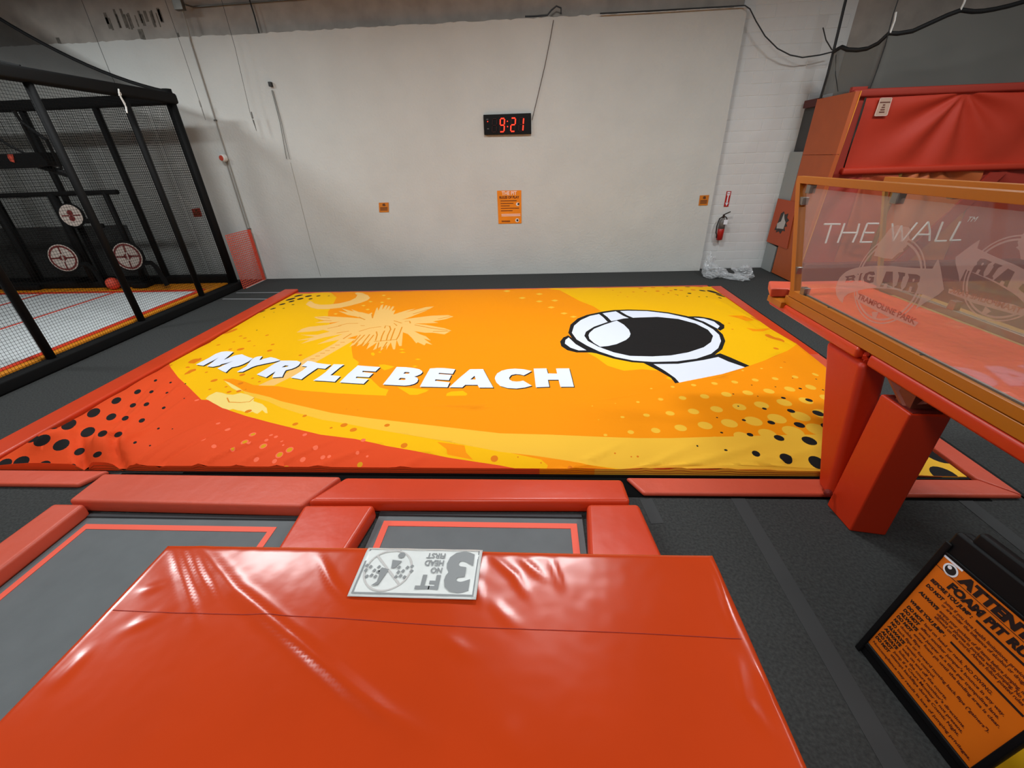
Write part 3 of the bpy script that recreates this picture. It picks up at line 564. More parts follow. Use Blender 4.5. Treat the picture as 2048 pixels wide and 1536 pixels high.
# ================================================================= LAUNCH PLATFORM (foreground)
PX0, PX1, PY0, PY1, PH = -1.80, .80, -.9, 1.325, .91
plat = thing('launch_platform', 'glossy red padded jump platform in the foreground with a white 3 FT sign', 'platform', (-.5, .3, 0))
FOLD = []
def fold(pts, amp, wd):
    P = [PZ(*p, PH)[:2] for p in pts]
    FOLD.append((list(zip(P[:-1], P[1:])), amp, wd))
for a in [([(345, 1095), (372, 1175), (395, 1250)], .008, .022), ([(375, 1092), (400, 1150), (430, 1200)], .009, .02), ([(400, 1090), (470, 1180), (560, 1255), (650, 1330), (760, 1420), (860, 1480)], .019, .036), ([(280, 1180), (330, 1170)], .006, .03), ([(250, 1260), (330, 1225)], .006, .03), ([(640, 1115), (665, 1170), (705, 1215)], .009, .022), ([(965, 1110), (950, 1160), (962, 1210)], .009, .022),
          ([(985, 1110), (1030, 1150), (1060, 1200)], .008, .022), ([(1040, 1112), (1090, 1160)], .007, .02), ([(1100, 1112), (1125, 1180)], .007, .02), ([(980, 1200), (1040, 1260)], .005, .03), ([(1430, 1120), (1450, 1200), (1480, 1290)], .008, .02), ([(1475, 1320), (1490, 1400), (1540, 1470)], .009, .022), ([(1520, 1330), (1550, 1430)], .007, .02), ([(700, 1225), (860, 1215)], -.006, .04),
          ([(590, 1270), (700, 1380), (800, 1450)], .007, .03), ([(880, 1270), (940, 1310)], .006, .03), ([(180, 1300), (90, 1390)], .007, .03), ([(1000, 1440), (1050, 1536)], .006, .05)]: fold(*a)
def plat_z(x, y):
    d = min(x - PX0, PX1 - x, PY1 - y); r = .035
    z = PH - (r - math.sqrt(max(0, r * r - (r - d) ** 2)) if d < r else 0)
    z += .006 * math.sin(x * 3 + 1) * math.sin(y * 4)
    for segs, amp, wd in FOLD:
        best = 9e9; tot = len(segs); along = 0
        for k, (p, q) in enumerate(segs):
            dx, dy = q - p; L2 = dx * dx + dy * dy; t = min(max(((x - p[0]) * dx + (y - p[1]) * dy) / L2, 0), 1)
            dd = math.hypot(x - p[0] - t * dx, y - p[1] - t * dy)
            if dd < best: best = dd; along = (k + t) / tot
        if best < 4 * wd: z += amp * .62 * math.exp(-(best / (wd * .8)) ** 2) * math.sin(math.pi * (.08 + .86 * along))
    return z + .004 * noise.noise((x * 2.2, y * 2.2, 0)) + .0005 * noise.noise((x * 18, y * 18, 3))
NU, NV = 170, 150
xsn = [PX0 + .035 * (1 - math.cos(math.pi / 2 * i / 5)) for i in range(6)] + [PX0 + .035 + (PX1 - PX0 - .07) * i / NU for i in range(1, NU)] + [PX1 - .035 * (1 - math.cos(math.pi / 2 * (5 - i) / 5)) for i in range(6)]
ysn = [PY0 + (PY1 - .035 - PY0) * i / NV for i in range(NV)] + [PY1 - .035 * (1 - math.cos(math.pi / 2 * (5 - i) / 5)) for i in range(6)]
mb = MB(); nx = len(xsn); vs = [(x, y, plat_z(x, y)) for y in ysn for x in xsn]
mb.add(vs, [(j * nx + i, j * nx + i + 1, (j + 1) * nx + i + 1, (j + 1) * nx + i) for j in range(len(ysn) - 1) for i in range(nx - 1)])
mb.build('top_pad', red_gloss, plat, smooth=True)
mb = MB()
mb.add([(PX0, PY1, 0), (PX1, PY1, 0), (PX1, PY1, PH - .034), (PX0, PY1, PH - .034)], [(0, 1, 2, 3)])
mb.add([(PX0, PY0, 0), (PX0, PY1, 0), (PX0, PY1, PH - .034), (PX0, PY0, PH - .034)], [(0, 1, 2, 3)])
mb.add([(PX1, PY1, 0), (PX1, PY0, 0), (PX1, PY0, PH - .034), (PX1, PY1, PH - .034)], [(0, 1, 2, 3)])
mb.build('side_panel', red_gloss, plat)
sm = MB(); sm.path([(x, .985 - .018 * (x + 1.8) + .004 * math.sin(x * 5), plat_z(x, .985 - .018 * (x + 1.8)) + .0008) for x in [PX0 + .01 + (PX1 - PX0 - .02) * i / 60 for i in range(61)]], .0016, 5)
sm.build('seam', mat('dark_red_seam', (150, 26, 10), rough=.6), plat)
# 3 FT sign sewn on the platform lip (reads from the airbag side)
SX0, SX1 = -.785, -.247
def sgz(y, x=0): return plat_z((SX0 + SX1) / 2, y) * 0 + PH + .014 - (max(0, y - 1.27)) ** 2 * 6
sg = MB().grid(lambda u, v: (SX0 + (SX1 - SX0) * u + .01 * (1 - v) * (u - .5) * 0, 1.058 + .25 * v, sgz(1.058 + .25 * v) + .0015 * math.sin(u * 23) * math.sin(v * 9)), 24, 14)
sign = sg.build('sign_patch', sign_white, plat, smooth=True, solid=.003); sign['label'] = 'worn white 3 FT NO HEAD FIRST sign'
U_ = (-1, 0, 0); V_ = (0, -1, 0); SZ = PH + .0185
def sp(u, v, z=SZ): return (SX1 - u, 1.308 - v, z - (max(0, 1.308 - v - 1.27)) ** 2 * 6)
tx = MB()
text(tx, '3', sp(.032, .036), U_, V_, .178, width=.118, bold=.055)
text(tx, 'FT', sp(.165, .148), U_, V_, .062, width=.10, bold=.05)
text(tx, 'NO', sp(.165, .108), U_, V_, .026, width=.05, bold=.03); text(tx, 'HEAD', sp(.165, .07), U_, V_, .028, width=.085, bold=.03); text(tx, 'FIRST', sp(.165, .033), U_, V_, .026, width=.085, bold=.03)
tx.build('lettering', grey_print, sign)['kind'] = 'stuff'
rg = MB(); c_ = sp(.405, .122)
rg.ring(c_, (0, 0, 1), (1, 0, 0), .098, .105); rg.add([Vector(c_) + Vector(p) for p in ((-.072, .066, .0004), (-.066, .072, .0004), (.072, -.066, .0004), (.066, -.072, .0004))], [(0, 1, 2, 3)])
rg.build('prohibition_ring', grey_pale, sign)
dv = MB(); cx, cy, cz = c_; cz += .0006
dv.poly([(cx + .005, cy + .05, cz), (cx + .05, cy + .045, cz), (cx + .03, cy + .01, cz), (cx + .012, cy + .005, cz)])
dv.poly([(cx - .03, cy + .01, cz), (cx + .005, cy + .0, cz), (cx - .005, cy - .03, cz), (cx - .02, cy - .075, cz), (cx - .05, cy - .08, cz), (cx - .03, cy - .06, cz), (cx - .03, cy - .03, cz), (cx - .04, cy - .01, cz)])
dv.ring((cx + .04, cy + .075, cz), (0, 0, 1), (1, 0, 0), 0, .016, n=16)
for i in range(4):
    for j in range(3):
        for sgn in (-1, 1):
            ox = cx + sgn * (.045 + .019 * i) + .004 * (j % 2); oy = cy - .012 + .024 * (j - 1) + .006 * (i % 2)
            if (i + j) % 4 != 3: dv.poly([(ox - .0085, oy - .004, cz), (ox + .0015, oy - .0095, cz), (ox + .0085, oy + .004, cz), (ox - .0015, oy + .0095, cz)])
dv.build('diver_icon', grey_print, sign)['kind'] = 'stuff'
bd = MB()
for (a, b, cc, d) in ((.012, .526, .232, .240), (.012, .526, .012, .015), (.012, .018, .012, .240), (.518, .526, .012, .240)):
    bd.add([sp(a, cc), sp(b, cc), sp(b, d), sp(a, d)], [(0, 1, 2, 3)])
bd.build('border_line', grey_print, sign)
# ================================================================= BALL CAGE (left)
cage = thing('ball_cage', 'tall black netted ball cage with padded posts and a peaked net roof, at left', 'cage', (-9, 6.2, 0))
CX, CY, CXL, CYN, CZ0, CZ1 = -6.98, 9.30, -13.2, 2.0, .16, 3.62
for y in (9.3, 8.21, 6.69, 5.12, 3.6): 
    MB().tube((CX, y, CZ0 - .02), (CX, y, 3.66), .055, 10).build('post', black_pad, cage, smooth=True)
for x in (-8.56, -10.1, -11.7, -13.2): MB().tube((x, CY, CZ0), (x, CY, 3.66), .06, 10).build('post', black_pad, cage, smooth=True)
MB().box(CX - .09, CX + .09, CYN, CY + .09, 3.62, 3.80).build('top_rail', black_pad, cage, bevel=.04)
MB().box(CXL, CX - .09, CY - .09, CY + .09, 3.61, 3.79).build('top_rail', black_pad, cage, bevel=.04)
MB().box(CX - .09, CX + .10, CYN, CY + .10, 0, .17).build('base_beam', black_pad, cage, bevel=.03)
MB().box(CXL, CX - .09, CY - .09, CY + .09, .05, .35).build('base_beam', black_pad, cage, bevel=.03)
MB().tube((CX - .02, CY, .0), (CX - .02, CY, 3.86), .085, 10).build('corner_post', black_pad, cage, smooth=True)
def netpanel(p0, du, dv, nu, nv, r):
    mb = MB(); p0 = Vector(p0); du = Vector(du); dv = Vector(dv)
    for i in range(nu + 1): a = p0 + du * (i / nu); mb.tube(a, a + dv, r, 3)
    for j in range(nv + 1): a = p0 + dv * (j / nv); mb.tube(a, a + du, r, 3)
    return mb
o = netpanel((CX, CYN, .17), (0, CY - CYN, 0), (0, 0, 3.45), 175, 82, .0023).build('side_net', net_black, cage); o['kind'] = 'stuff'
o = netpanel((CXL, CY, .35), (CX - CXL, 0, 0), (0, 0, 3.27), 150, 78, .003).build('back_net', net_black, cage); o['kind'] = 'stuff'
def roofz(x, y): 
    t = (CX - x); return 3.80 + .22 * t + .085 * t * t
rf = MB().grid(lambda u, v: (CX - 4.6 * u, CYN + (CY - CYN) * v, roofz(CX - 4.6 * u, 0)), 24, 6)
rf.build('roof_net', roof_net, cage, smooth=True)
for yy, r in ((CY, .03), (6.7, .014)):
    MB().path([(CX - 4.6 * i / 20, yy, roofz(CX - 4.6 * i / 20, 0) + .01) for i in range(21)], r, 6).build('roof_rope', black_pad, cage)
sp_ = MB(); a = PX(237, 178, -6.85)
sp_.tube(a, PX(239, 192, -6.85), .012, 6); sp_.ring(PX(239.5, 187, -6.85), (1, 0, 0), (0, 1, 0), .015, .032, n=14); sp_.path([PX(*q, -6.85) for q in ((240, 192), (246, 203), (252, 214), (254, 226))], .012, 5); sp_.path([PX(*q, -6.86) for q in ((241, 192), (250, 207), (252, 222))], .008, 5)
sp_.build('tie_strap', white_strap, cage)['label'] = 'white tie strap with ring'
# inner court
CT = .165
court = thing('ball_court', 'white bounce court with red lines and orange border pads inside the cage', 'court', (-9.5, 6, 0))
MB().box(-13, -7.26, CYN, 8.60, .05, CT).build('bed', white_bed, court)
MB().box(-7.22, -7.075, CYN, 9.2, .05, CT + .02).build('border_pad', court_orange, court, bevel=.015)
MB().box(-13, -7.22, 8.68, 9.2, .05, CT + .02).build('border_pad', court_orange, court, bevel=.015)
MB().box(-7.32, -7.225, CYN, 8.67, CT - .01, CT + .03).build('edge_line', court_red, court, bevel=.01)
MB().box(-13, -7.32, 8.58, 8.68, CT - .01, CT + .012).build('edge_line', court_red, court)
for x in (-9.28, -11.0): MB().box(x - .03, x + .03, CYN, 8.58, CT, CT + .004).build('court_line', court_red, court)
tag(MB().lathe((-9.42, 8.78, .318), (0, 0, 1), [(-.13 * math.cos(math.pi * i / 12), max(.001, .13 * math.sin(math.pi * i / 12))) for i in range(13)], 20).build('ball', ball_red, smooth=True), 'red ball on the far orange border of the cage court', 'ball')
# goal frame with targets
gf = thing('goal_frame', 'black padded goal frame with dark mesh standing at the cage back', 'frame', (-10, 9.0, 0))
GY = 9.02
for nm, x, r in (('post', -8.88, .055), ('post', -10.05, .085), ('post', -11.45, .08)): MB().tube((x, GY, .19), (x, GY, 2.15), r, 10).build(nm, black_pad, gf, smooth=True)
MB().tube((-12.6, GY, 2.14), (-8.6, GY, 2.14), .05, 8).build('crossbar', black_pad, gf)
MB().box(-13, -8.75, GY - .10, GY + .10, .19, .33).build('base_bar', black_pad, gf, bevel=.03)
MB().box(-9.05, -8.72, GY - .22, GY - .1, .19, .30).build('foot', black_pad, gf, bevel=.03)
MB().box(-11.9, -11.3, GY - .22, GY - .1, .19, .30).build('foot', black_pad, gf, bevel=.03)
MB().box(-13, -8.75, GY + .03, GY + .035, .33, 1.5).build('backing_mesh', glassy('goal_mesh_cloth', (1, 1, 1), .6, gloss=False, haze=lin((30, 30, 30))), gf)
def target(px, py, Y, r, num, label):
    c = Vector(PY(px, py, Y)); N = Vector((.18, -1, .10)).normalized()
    t = thing('target_disc', label, 'target', c, 'round throwing targets in the cage')
    U = Vector((1, .18, 0)).normalized(); Vv = N.cross(U) * -1
    if Vv.z < 0: Vv = -Vv
    MB().lathe(c - N * .03, N, [(0, r * 1.12), (.02, r * 1.14), (.035, r * 1.08), (.036, r)], 36).build('rim', black_pad, t, smooth=False)
    f = MB().lathe(c - N * .01, N, [(0, r), (.022, r)], 36).build('face', target_cream, t)
    g = MB(); e = .015
    g.ring(c, N, U, r * .80, r * .93, e) if num != '3' else None
    for ang in ((0, 90, 180, 270) if num != '3' else (0, 180)):
        a = math.radians(ang); d = U * math.cos(a) + Vv * math.sin(a); s_ = N.cross(d)
        w1 = r * .055
        g.add([c + N * e + d * r * .15 + s_ * w1, c + N * e + d * r * .15 - s_ * w1, c + N * e + d * r * .85 - s_ * w1, c + N * e + d * r * .85 + s_ * w1], [(0, 1, 2, 3)])
    if num == '1': g.poly([c + N * e + (U * math.cos(a) + Vv * math.sin(a)) * r * (.36 if k % 2 == 0 else .22) for k, a in enumerate([math.pi / 4 * i for i in range(8)])])
    else:
        for sg_ in (.25, -.28):
            g2 = MB(); g2.ring(c + Vv * r * sg_, N, U, 0, r * .26, e, 20); g2.build('spot', target_red, t)
    g.build('marking', target_red, t)['kind'] = 'stuff'
    k = MB(); text(k, num, c + N * (e + .003) - Vv * r * .30, U, Vv, r * .6, bold=.02, align='C'); k.build('numeral', target_cream if num == '1' else target_red, t)
    ar = MB(); b = c + U * r * .95 - Vv * r * .55
    ar.path([b + N * -.03, b + U * .12 - N * .03, b + U * .18 - Vv * .10 + N * -.05, (b.x + .26, GY - .235 if num == '1' else GY - .02, .25 if num == '1' else b.z - .12)], .05, 6)
    ar.build('arm', black_pad, t)
target(143, 431, 8.86, .21, '3', 'smallest round target disc, marked 3, high on the middle post of the cage goal')
target(127, 516, 8.70, .278, '1', 'lower left round target disc marked 1, cream with maroon cross')
target(256, 513, 8.70, .278, '1', 'lower right round target disc marked 1, above the red ball')
# black hoop box with tubes
hb = thing('hoop_bracket', 'black box with a red tag held on bent tubes high in the cage', 'bracket', tuple(PY(40, 320, 7.4)))
HY = 7.2
c0 = [PY(*q, HY) for q in ((-60, 311), (76, 305), (92, 322), (96, 332), (62, 336), (-60, 340))]
MB().prism(c0, (0, .35, 0)).build('box', black_plastic, hb)
MB().prism([PY(*q, HY - .01) for q in ((14, 309), (25, 309), (29, 325), (21, 323), (16, 316))], (0, .008, 0)).build('tag', tag_red, hb)
for pts, r in (([(28, 222), (42, 243), (93, 280), (123, 337), (105, 338)], .024), ([(44, 246), (74, 305)], .028), ([(0, 278), (18, 291), (52, 308)], .018), ([(62, 326), (110, 341), (146, 352)], .05)):
    MB().path([PY(*q, HY + .1) for q in pts], r, 8).build('tube', black_pad, hb)
# orange safety mesh between cage and wall
sf = thing('safety_mesh', 'orange plastic safety mesh closing the gap between cage and wall', 'mesh', (-6.8, 9.8, 0))
mb = MB(); y0, y1, z1 = 9.27, 10.15, 1.2
for i in range(15): y = y0 + (y1 - y0) * i / 14; mb.box(-6.803, -6.797, y - .006, y + .006, .01, z1)
for j in range(27): z = .02 + (z1 - .02) * j / 26; mb.box(-6.804, -6.796, y0, y1, z - .007, z + .007)
for i in range(5): y = 10.06 + .022 * i; mb.box(-6.80 + .02 * (i % 2), -6.79 + .02 * (i % 2), y - .006, y + .006, .01, z1)
o = mb.build('mesh_strands', fence_orange, sf); o['kind'] = 'stuff'
MB().box(-6.81, -6.79, 9.36, 10.18, 0, .012).build('bottom_strip', alarm_white, sf)
# ================================================================= CONDUITS, ALARM, WIRES
cd = thing('conduit', 'painted vertical conduit with a junction box at the left of the white wall', 'pipe', (-6.83, 10.2, 0))
MB().path([(-6.83, 10.205, .02), (-6.83, 10.205, 4.74), (-6.80, 10.20, 4.92), (-6.80, 10.20, 5.2)], .014, 8).build('pipe', pipe_paint, cd)
MB().tube((-6.89, 10.205, .02), (-6.89, 10.205, 2.66), .012, 8).build('pipe', pipe_paint, cd)
MB().box(-6.90, -6.72, 10.12, 10.218, 5.2, 5.42).build('junction_box', galv, cd, bevel=.01)
hc = thing('conduit', 'horizontal grey conduit on the bare upper wall, right of the junction box', 'pipe', (-6.7, 10.38, 5.28))
MB().tube((-6.69, 10.39, 5.30), (3.6, 10.39, 5.42), .014, 8).build('pipe', galv, hc)
MB().tube((-6.69, 10.39, 5.30), (-6.70, 10.19, 5.29), .014, 8).build('elbow', galv, hc)
for z in (1.2, 3.4): MB().box(-6.86, -6.80, 10.188, 10.22, z, z + .02).build('clamp', galv, cd)
al = thing('fire_alarm', 'small round white alarm sounder with a red front beside the conduit', 'alarm', tuple(PY(447, 316, 10.15)))
c = Vector(PY(447, 316, 10.13)); MB().lathe(c + Vector((0, .05, 0)), (-.25, -1, 0), [(0, .075), (.07, .075), (.09, .06)], 20).build('body', alarm_white, al); MB().lathe(c + Vector((-.024, -.040, 0)), (-.25, -1, 0), [(-.005, .055), (.012, .05)], 20).build('grille', tag_red, al)
def wire(name, pts, Y, r, m, label, cat='wire', hook=True, n=6):
    P = [Vector(PY(*p, Y)) for p in pts]
    t = thing(name, label, cat, P[-1])
    MB().path(P, r, n).build('strand', m, t)
    if hook:
        e = P[-1]; k = MB(); k.tube(e + Vector((0, 0, .34)), e + Vector((0, 0, .22)), .012, 6); k.tube(e + Vector((0, 0, .20)), e + Vector((0, 0, .08)), .009, 6); k.tube(e + Vector((0, 0, .08)), e, .006, 6)
        k.build('turnbuckle', steel, t)
    return t
wire('hanging_wire', [(330, 0), (365, 100), (400, 205), (411, 240)], 10.0, .004, dark_wire, 'thin hanging wire with turnbuckle just left of the conduit')
wire('hanging_wire', [(443, 0), (470, 95), (500, 225), (513, 262)], 10.0, .004, dark_wire, 'thin hanging wire with turnbuckle right of the conduit')
wire('hanging_wire', [(163, 0), (200, 95), (222, 150), (236, 178)], 9.6, .004, dark_wire, 'thin wire hanging down to the cage roof', hook=False)
t = wire('cable_pair', [(543, 180), (560, 245), (573, 318)], 10.2, .006, galv, 'short pair of thin cables hung from a dark wall bracket', hook=False)
MB().path([Vector(PY(*p, 10.2)) for p in ((545, 180), (563, 245), (579, 318))], .005, 6).build('strand', galv, t)
a = Vector(PY(542, 170, 10.2)); MB().box(a.x - .03, a.x + .03, 10.15, 10.225, a.z - .03, a.z + .05).build('bracket', dark_wire, t, bevel=.006)
wire('wall_crack_line', [(581, 325), (600, 400), (620, 480), (641, 552)], 10.222, .006, mat('pale_grey_cable', (168, 168, 162), rough=.7), 'pale grey cable running down the white wall to the floor', 'cable', hook=False)
wire('thick_cable', [(499, 0), (509, 32), (518, 66)], 10.3, .014, cable_black, 'short dark cable on the bare upper wall', 'cable', hook=False)
wire('black_cable', [(1050, 33), (1075, 32), (1095, 30), (1103, 20), (1113, 12), (1122, 16), (1122, 28)], 10.25, .014, cable_black, 'black cable loop lying on the wall ledge above the clock', 'cable', hook=False)
wire('black_cable', [(1200, 27), (1300, 22), (1420, 15), (1490, 11), (1500, 18), (1512, 42), (1530, 72), (1555, 97), (1580, 110), (1605, 115), (1640, 110), (1668, 103)], 10.15, .011, cable_black, 'long black cable sagging from the wall ledge to the net corner', 'cable', hook=False)
wire('clock_cord', [(1107, 40), (1101, 75), (1090, 130), (1076, 190), (1064, 240)], 10.2, .007, mat('brown_cord', (90, 76, 66), rough=.7), 'thin cord running up the wall from the clock', 'cord', hook=False)
# ================================================================= CLOCK, POSTER, NOTICES
def plane_pts(pts, Y): return [Vector(PY(*p, Y)) for p in pts]
TL, TR, BR, BL = [Vector(PY(*p, 10.16)) for p in ((966.5, 229.5), (1062, 226), (1062.5, 268), (968.5, 270))]
ck = thing('digital_clock', 'black digital wall clock showing 9:21 in red digits', 'clock', (TL + BR) / 2)
U = (TR - TL).normalized(); V = Vector((0, 0, 1)); Wd = (TR - TL).length; Hd = TL.z - BL.z
MB().hexa([BL, BR, BR + Vector((0, .06, 0)), BL + Vector((0, .06, 0))], [TL, TR, TR + Vector((0, .06, 0)), TL + Vector((0, .06, 0))]).build('case', black_plastic, ck, bevel=.008)
MB().hexa([BL + Vector((.01, .06, .01)), BR + Vector((-.01, .06, .01)), BR + Vector((-.01, .10, .01)), BL + Vector((.01, .10, .01))], [TL + Vector((.01, .06, -.01)), TR + Vector((-.01, .06, -.01)), TR + Vector((-.01, .10, -.01)), TL + Vector((.01, .10, -.01))]).build('back_plate', galv, ck)
SEG = {'a': (0, 1, 1, 1), 'b': (1, .5, 1, 1), 'c': (1, 0, 1, .5), 'd': (0, 0, 1, 0), 'e': (0, 0, 0, .5), 'f': (0, .5, 0, 1), 'g': (0, .5, 1, .5)}
def digit(cx, on, dw=.088, dh=.235, sh=.09):
    b0 = TL + U * (cx * Wd) - V * (Hd * .87 - .0)
    for s_, (x0, y0, x1, y1) in SEG.items():
        lit = s_ in on; mbd = MB(); p = b0 + U * (x0 * dw + y0 * dh * sh) + V * (y0 * dh) + Vector((0, -.008, 0)); q = b0 + U * (x1 * dw + y1 * dh * sh) + V * (y1 * dh) + Vector((0, -.008, 0))
        d = (q - p); mbd.tube(p + d * .10, q - d * .10, .0115 if lit else .009, 6)
        mbd.build('digit_segment', led_red if lit else led_off, ck)
digit(.17, ''); digit(.335, 'abcdfg'); digit(.565, 'abdeg'); digit(.735, 'bc')
for zf in (.36, .62):
    p = TL + U * (.502 * Wd) - V * (Hd * zf); MB().lathe(p + Vector((0, .002, 0)), (0, -1, 0), [(0, .012), (.012, .010)], 12).build('colon_dot', led_red, ck)
p = TL + U * (.085 * Wd) - V * (Hd * .34); MB().lathe(p + Vector((0, .002, 0)), (0, -1, 0), [(0, .011), (.012, .009)], 12).build('indicator_dot', led_red, ck)
k = MB()
p = TL + U * (.06 * Wd) - V * (Hd * .26) + Vector((0, -.003, 0)); text(k, 'AM', p, U, V, .02, bold=0); k.build('marking', grey_print, ck); k = MB(); p = TL + U * (.07 * Wd) - V * (Hd * .73) + Vector((0, -.003, 0)); text(k, 'PM', p, U, V, .02, bold=0)
k.build('marking', grey_print, ck)
# poster THE PIT
TL, TR, BR, BL = [Vector(PY(*p, 10.215)) for p in ((994, 381.5), (1042.5, 380.5), (1043, 446.5), (997, 447.5))]
po = thing('rules_poster', 'orange wall poster headed THE PIT RULES OF PLAY below the clock', 'poster', (TL + BR) / 2)
MB().hexa([BL, BR, BR + Vector((0, .006, 0)), BL + Vector((0, .006, 0))], [TL, TR, TR + Vector((0, .006, 0)), TL + Vector((0, .006, 0))]).build('sheet', poster_orange, po)
U = (TR - TL).normalized(); V = (TL - BL).normalized(); Wd = (TR - TL).length; Hd = (TL - BL).length; e = Vector((0, -.004, 0))
def pp(u, v): return TL.lerp(TR, u) + V * (-v * Hd) + e
k = MB(); text(k, 'THE PIT', pp(.5, .13), U, V, .075, width=Wd * .62, bold=.03, align='C')
for i in range(2): k.poly([pp(.14, .70 + i * .045), pp(.94, .70 + i * .045), pp(.94, .725 + i * .045), pp(.14, .725 + i * .045)])
k.build('white_lettering', mat('pinkish_print', (250, 214, 200), rough=.6), po)['kind'] = 'stuff'
k = MB(); text(k, 'RULES OF PLAY', pp(.5, .235), U, V, .05, width=Wd * .82, bold=.03, align='C')
for i, (a, b) in enumerate([(.13, .80), (.13, .66), (.13, .50), (.13, .90), (.13, .62)]): k.poly([pp(a, .295 + i * .075), pp(b, .295 + i * .075), pp(b, .312 + i * .075), pp(a, .312 + i * .075)])
for i in range(2): k.poly([pp(.14, .905 + i * .03), pp(.5, .905 + i * .03), pp(.5, .92 + i * .03), pp(.14, .92 + i * .03)])
k.build('dark_lettering', brown_print, po)['kind'] = 'stuff'
for a_, b_, c_, d_ in (((.84, .41), .038, (.87, .405), .022), ((.80, .90), .042, (.81, .90), .024)):
    k = MB(); k.ring(pp(*a_), (0, -1, 0), (1, 0, 0), 0, b_, .001, 20); k.build('emblem', mat('emblem_white', (230, 220, 215)), po)
    k = MB(); k.ring(pp(*c_), (0, -1, 0), (1, 0, 0), 0, d_, .002, 16); k.build('emblem_core', black_print, po)
def notice(c4, Y, label, m=notice_orange):
    TL, TR, BR, BL = [Vector(PY(*p, Y)) for p in c4]
    t = thing('wall_notice', label, 'sign', (TL + BR) / 2, 'small orange wall notices')
    d = Vector((0, .006, 0)); MB().hexa([BL, BR, BR + d, BL + d], [TL, TR, TR + d, TL + d]).build('plate', m, t)
    f = lambda u, v: TL.lerp(TR, u).lerp(BL.lerp(BR, u), v) + Vector((0, -.003, 0))
    k = MB(); k.poly([f(.38, .12), f(.6, .08), f(.7, .3), f(.6, .38), f(.45, .36), f(.36, .3)])
    for i in range(3): k.poly([f(.12, .48 + i * .13), f(.88, .48 + i * .13), f(.88, .56 + i * .13), f(.12, .56 + i * .13)])
    k.build('print', mat('notice_brown', (96, 56, 24), rough=.7), t)['kind'] = 'stuff'
notice(((757.5, 405.5), (777, 405), (777.5, 424), (758.5, 424.5)), 10.215, 'small orange notice on the white wall, left of the poster')
notice(((1400, 391), (1418.5, 390), (1415, 410.5), (1397, 411)), 10.215, 'small orange notice near the right end of the white wall')
notice(((383, 418), (399, 416), (404, 433), (388, 434)), 10.215, 'small dim orange notice seen through the cage net', mat('notice_dim', (170, 60, 40), rough=.6))
# fire extinguisher and its sign
fe = thing('fire_extinguisher', 'red fire extinguisher hung on the white block wall', 'extinguisher', (4.26, 10.3, .6))
ex, ey = 4.27, 10.31
MB().lathe((ex, ey, .68), (0, 0, 1), [(0, .05), (.01, .068), (.16, .07), (.25, .07), (.252, .068)], 20).build('cylinder', ext_red, fe, smooth=True)
MB().lathe((ex, ey, .932), (0, 0, 1), [(0, .0705), (.15, .0705), (.19, .05), (.215, .025), (.24, .022)], 20).build('label_band', mat('ext_label', (110, 104, 100), rough=.4), fe, smooth=True)
MB().box(ex - .01, ex + .075, ey - .09, ey - .082, 1.03, 1.13).build('tag', white, fe)
k = MB(); k.tube((ex, ey, 1.16), (ex, ey, 1.23), .024, 10); k.path([(ex - .02, ey - .01, 1.22), (ex + .03, ey - .02, 1.25), (ex + .12, ey - .03, 1.29)], .012, 6); k.path([(ex, ey - .01, 1.20), (ex + .06, ey - .02, 1.17), (ex + .09, ey - .02, 1.10)], .011, 6); k.build('valve', mat('dark_metal', (60, 52, 48), rough=.4, metal=.6), fe)
MB().path([(ex - .02, ey - .01, 1.19), (ex - .09, ey - .02, 1.15), (ex - .12, ey - .02, 1.0), (ex - .11, ey - .02, .85), (ex - .085, ey - .02, .80), (ex - .08, ey - .02, .73)], .012, 8).build('hose', cable_black, fe)
MB().box(ex - .03, ex + .03, ey + .06, 10.405, 1.0, 1.1).build('bracket', dark_wire, fe)
fs_ = thing('extinguisher_sign', 'narrow red sign with a white down arrow above the extinguisher', 'sign', (4.31, 10.39, 1.5))
MB().box(4.265, 4.365, 10.396, 10.404, 1.385, 1.705).build('plate', sign_red, fs_)
k = MB(); k.box(4.285, 4.345, 10.393, 10.396, 1.62, 1.69); k.box(4.302, 4.328, 10.393, 10.396, 1.46, 1.62); k.prism([(4.28, 10.393, 1.47), (4.35, 10.393, 1.47), (4.315, 10.393, 1.40)], (0, .003, 0)); k.build('arrow', white, fs_)
k = MB(); text(k, 'FIRE', (4.315, 10.392, 1.645), (1, 0, 0), (0, 0, 1), .02, bold=.02, align='C'); k.build('lettering', sign_red, fs_)
# crumpled clear plastic bag
mb = MB()
def crumple(cx, cy, sx, sy, sz, seed, tilt=0):
    bm = bmesh.new(); bmesh.ops.create_icosphere(bm, subdivisions=4, radius=1)
    vs = []
    for v in bm.verts:
        p = v.co; n1 = noise.noise(p * 1.6 + Vector((seed, 0, 0))); n2 = abs(noise.noise(p * 4.2 + Vector((0, seed, 0)))); s = 1 + .45 * n1 - .35 * n2
        q = p * s; vs.append((cx + q.x * sx, cy + q.y * sy + tilt * q.x, max(.004, sz * .55 + q.z * sz * .8)))
    fs = [tuple(x.index for x in f.verts) for f in bm.faces]; bm.free(); mb.add(vs, fs)
crumple(4.02, 9.62, .26, .24, .20, 1.2); crumple(3.93, 9.78, .12, .12, .36, 4.2); crumple(4.32, 9.42, .24, .14, .09, 7.7, -.2); crumple(4.60, 9.52, .24, .20, .19, 2.9)
tag(mb.build('plastic_bag', bag_film), 'crumpled clear plastic sheeting lying on the carpet near the extinguisher', 'plastic')
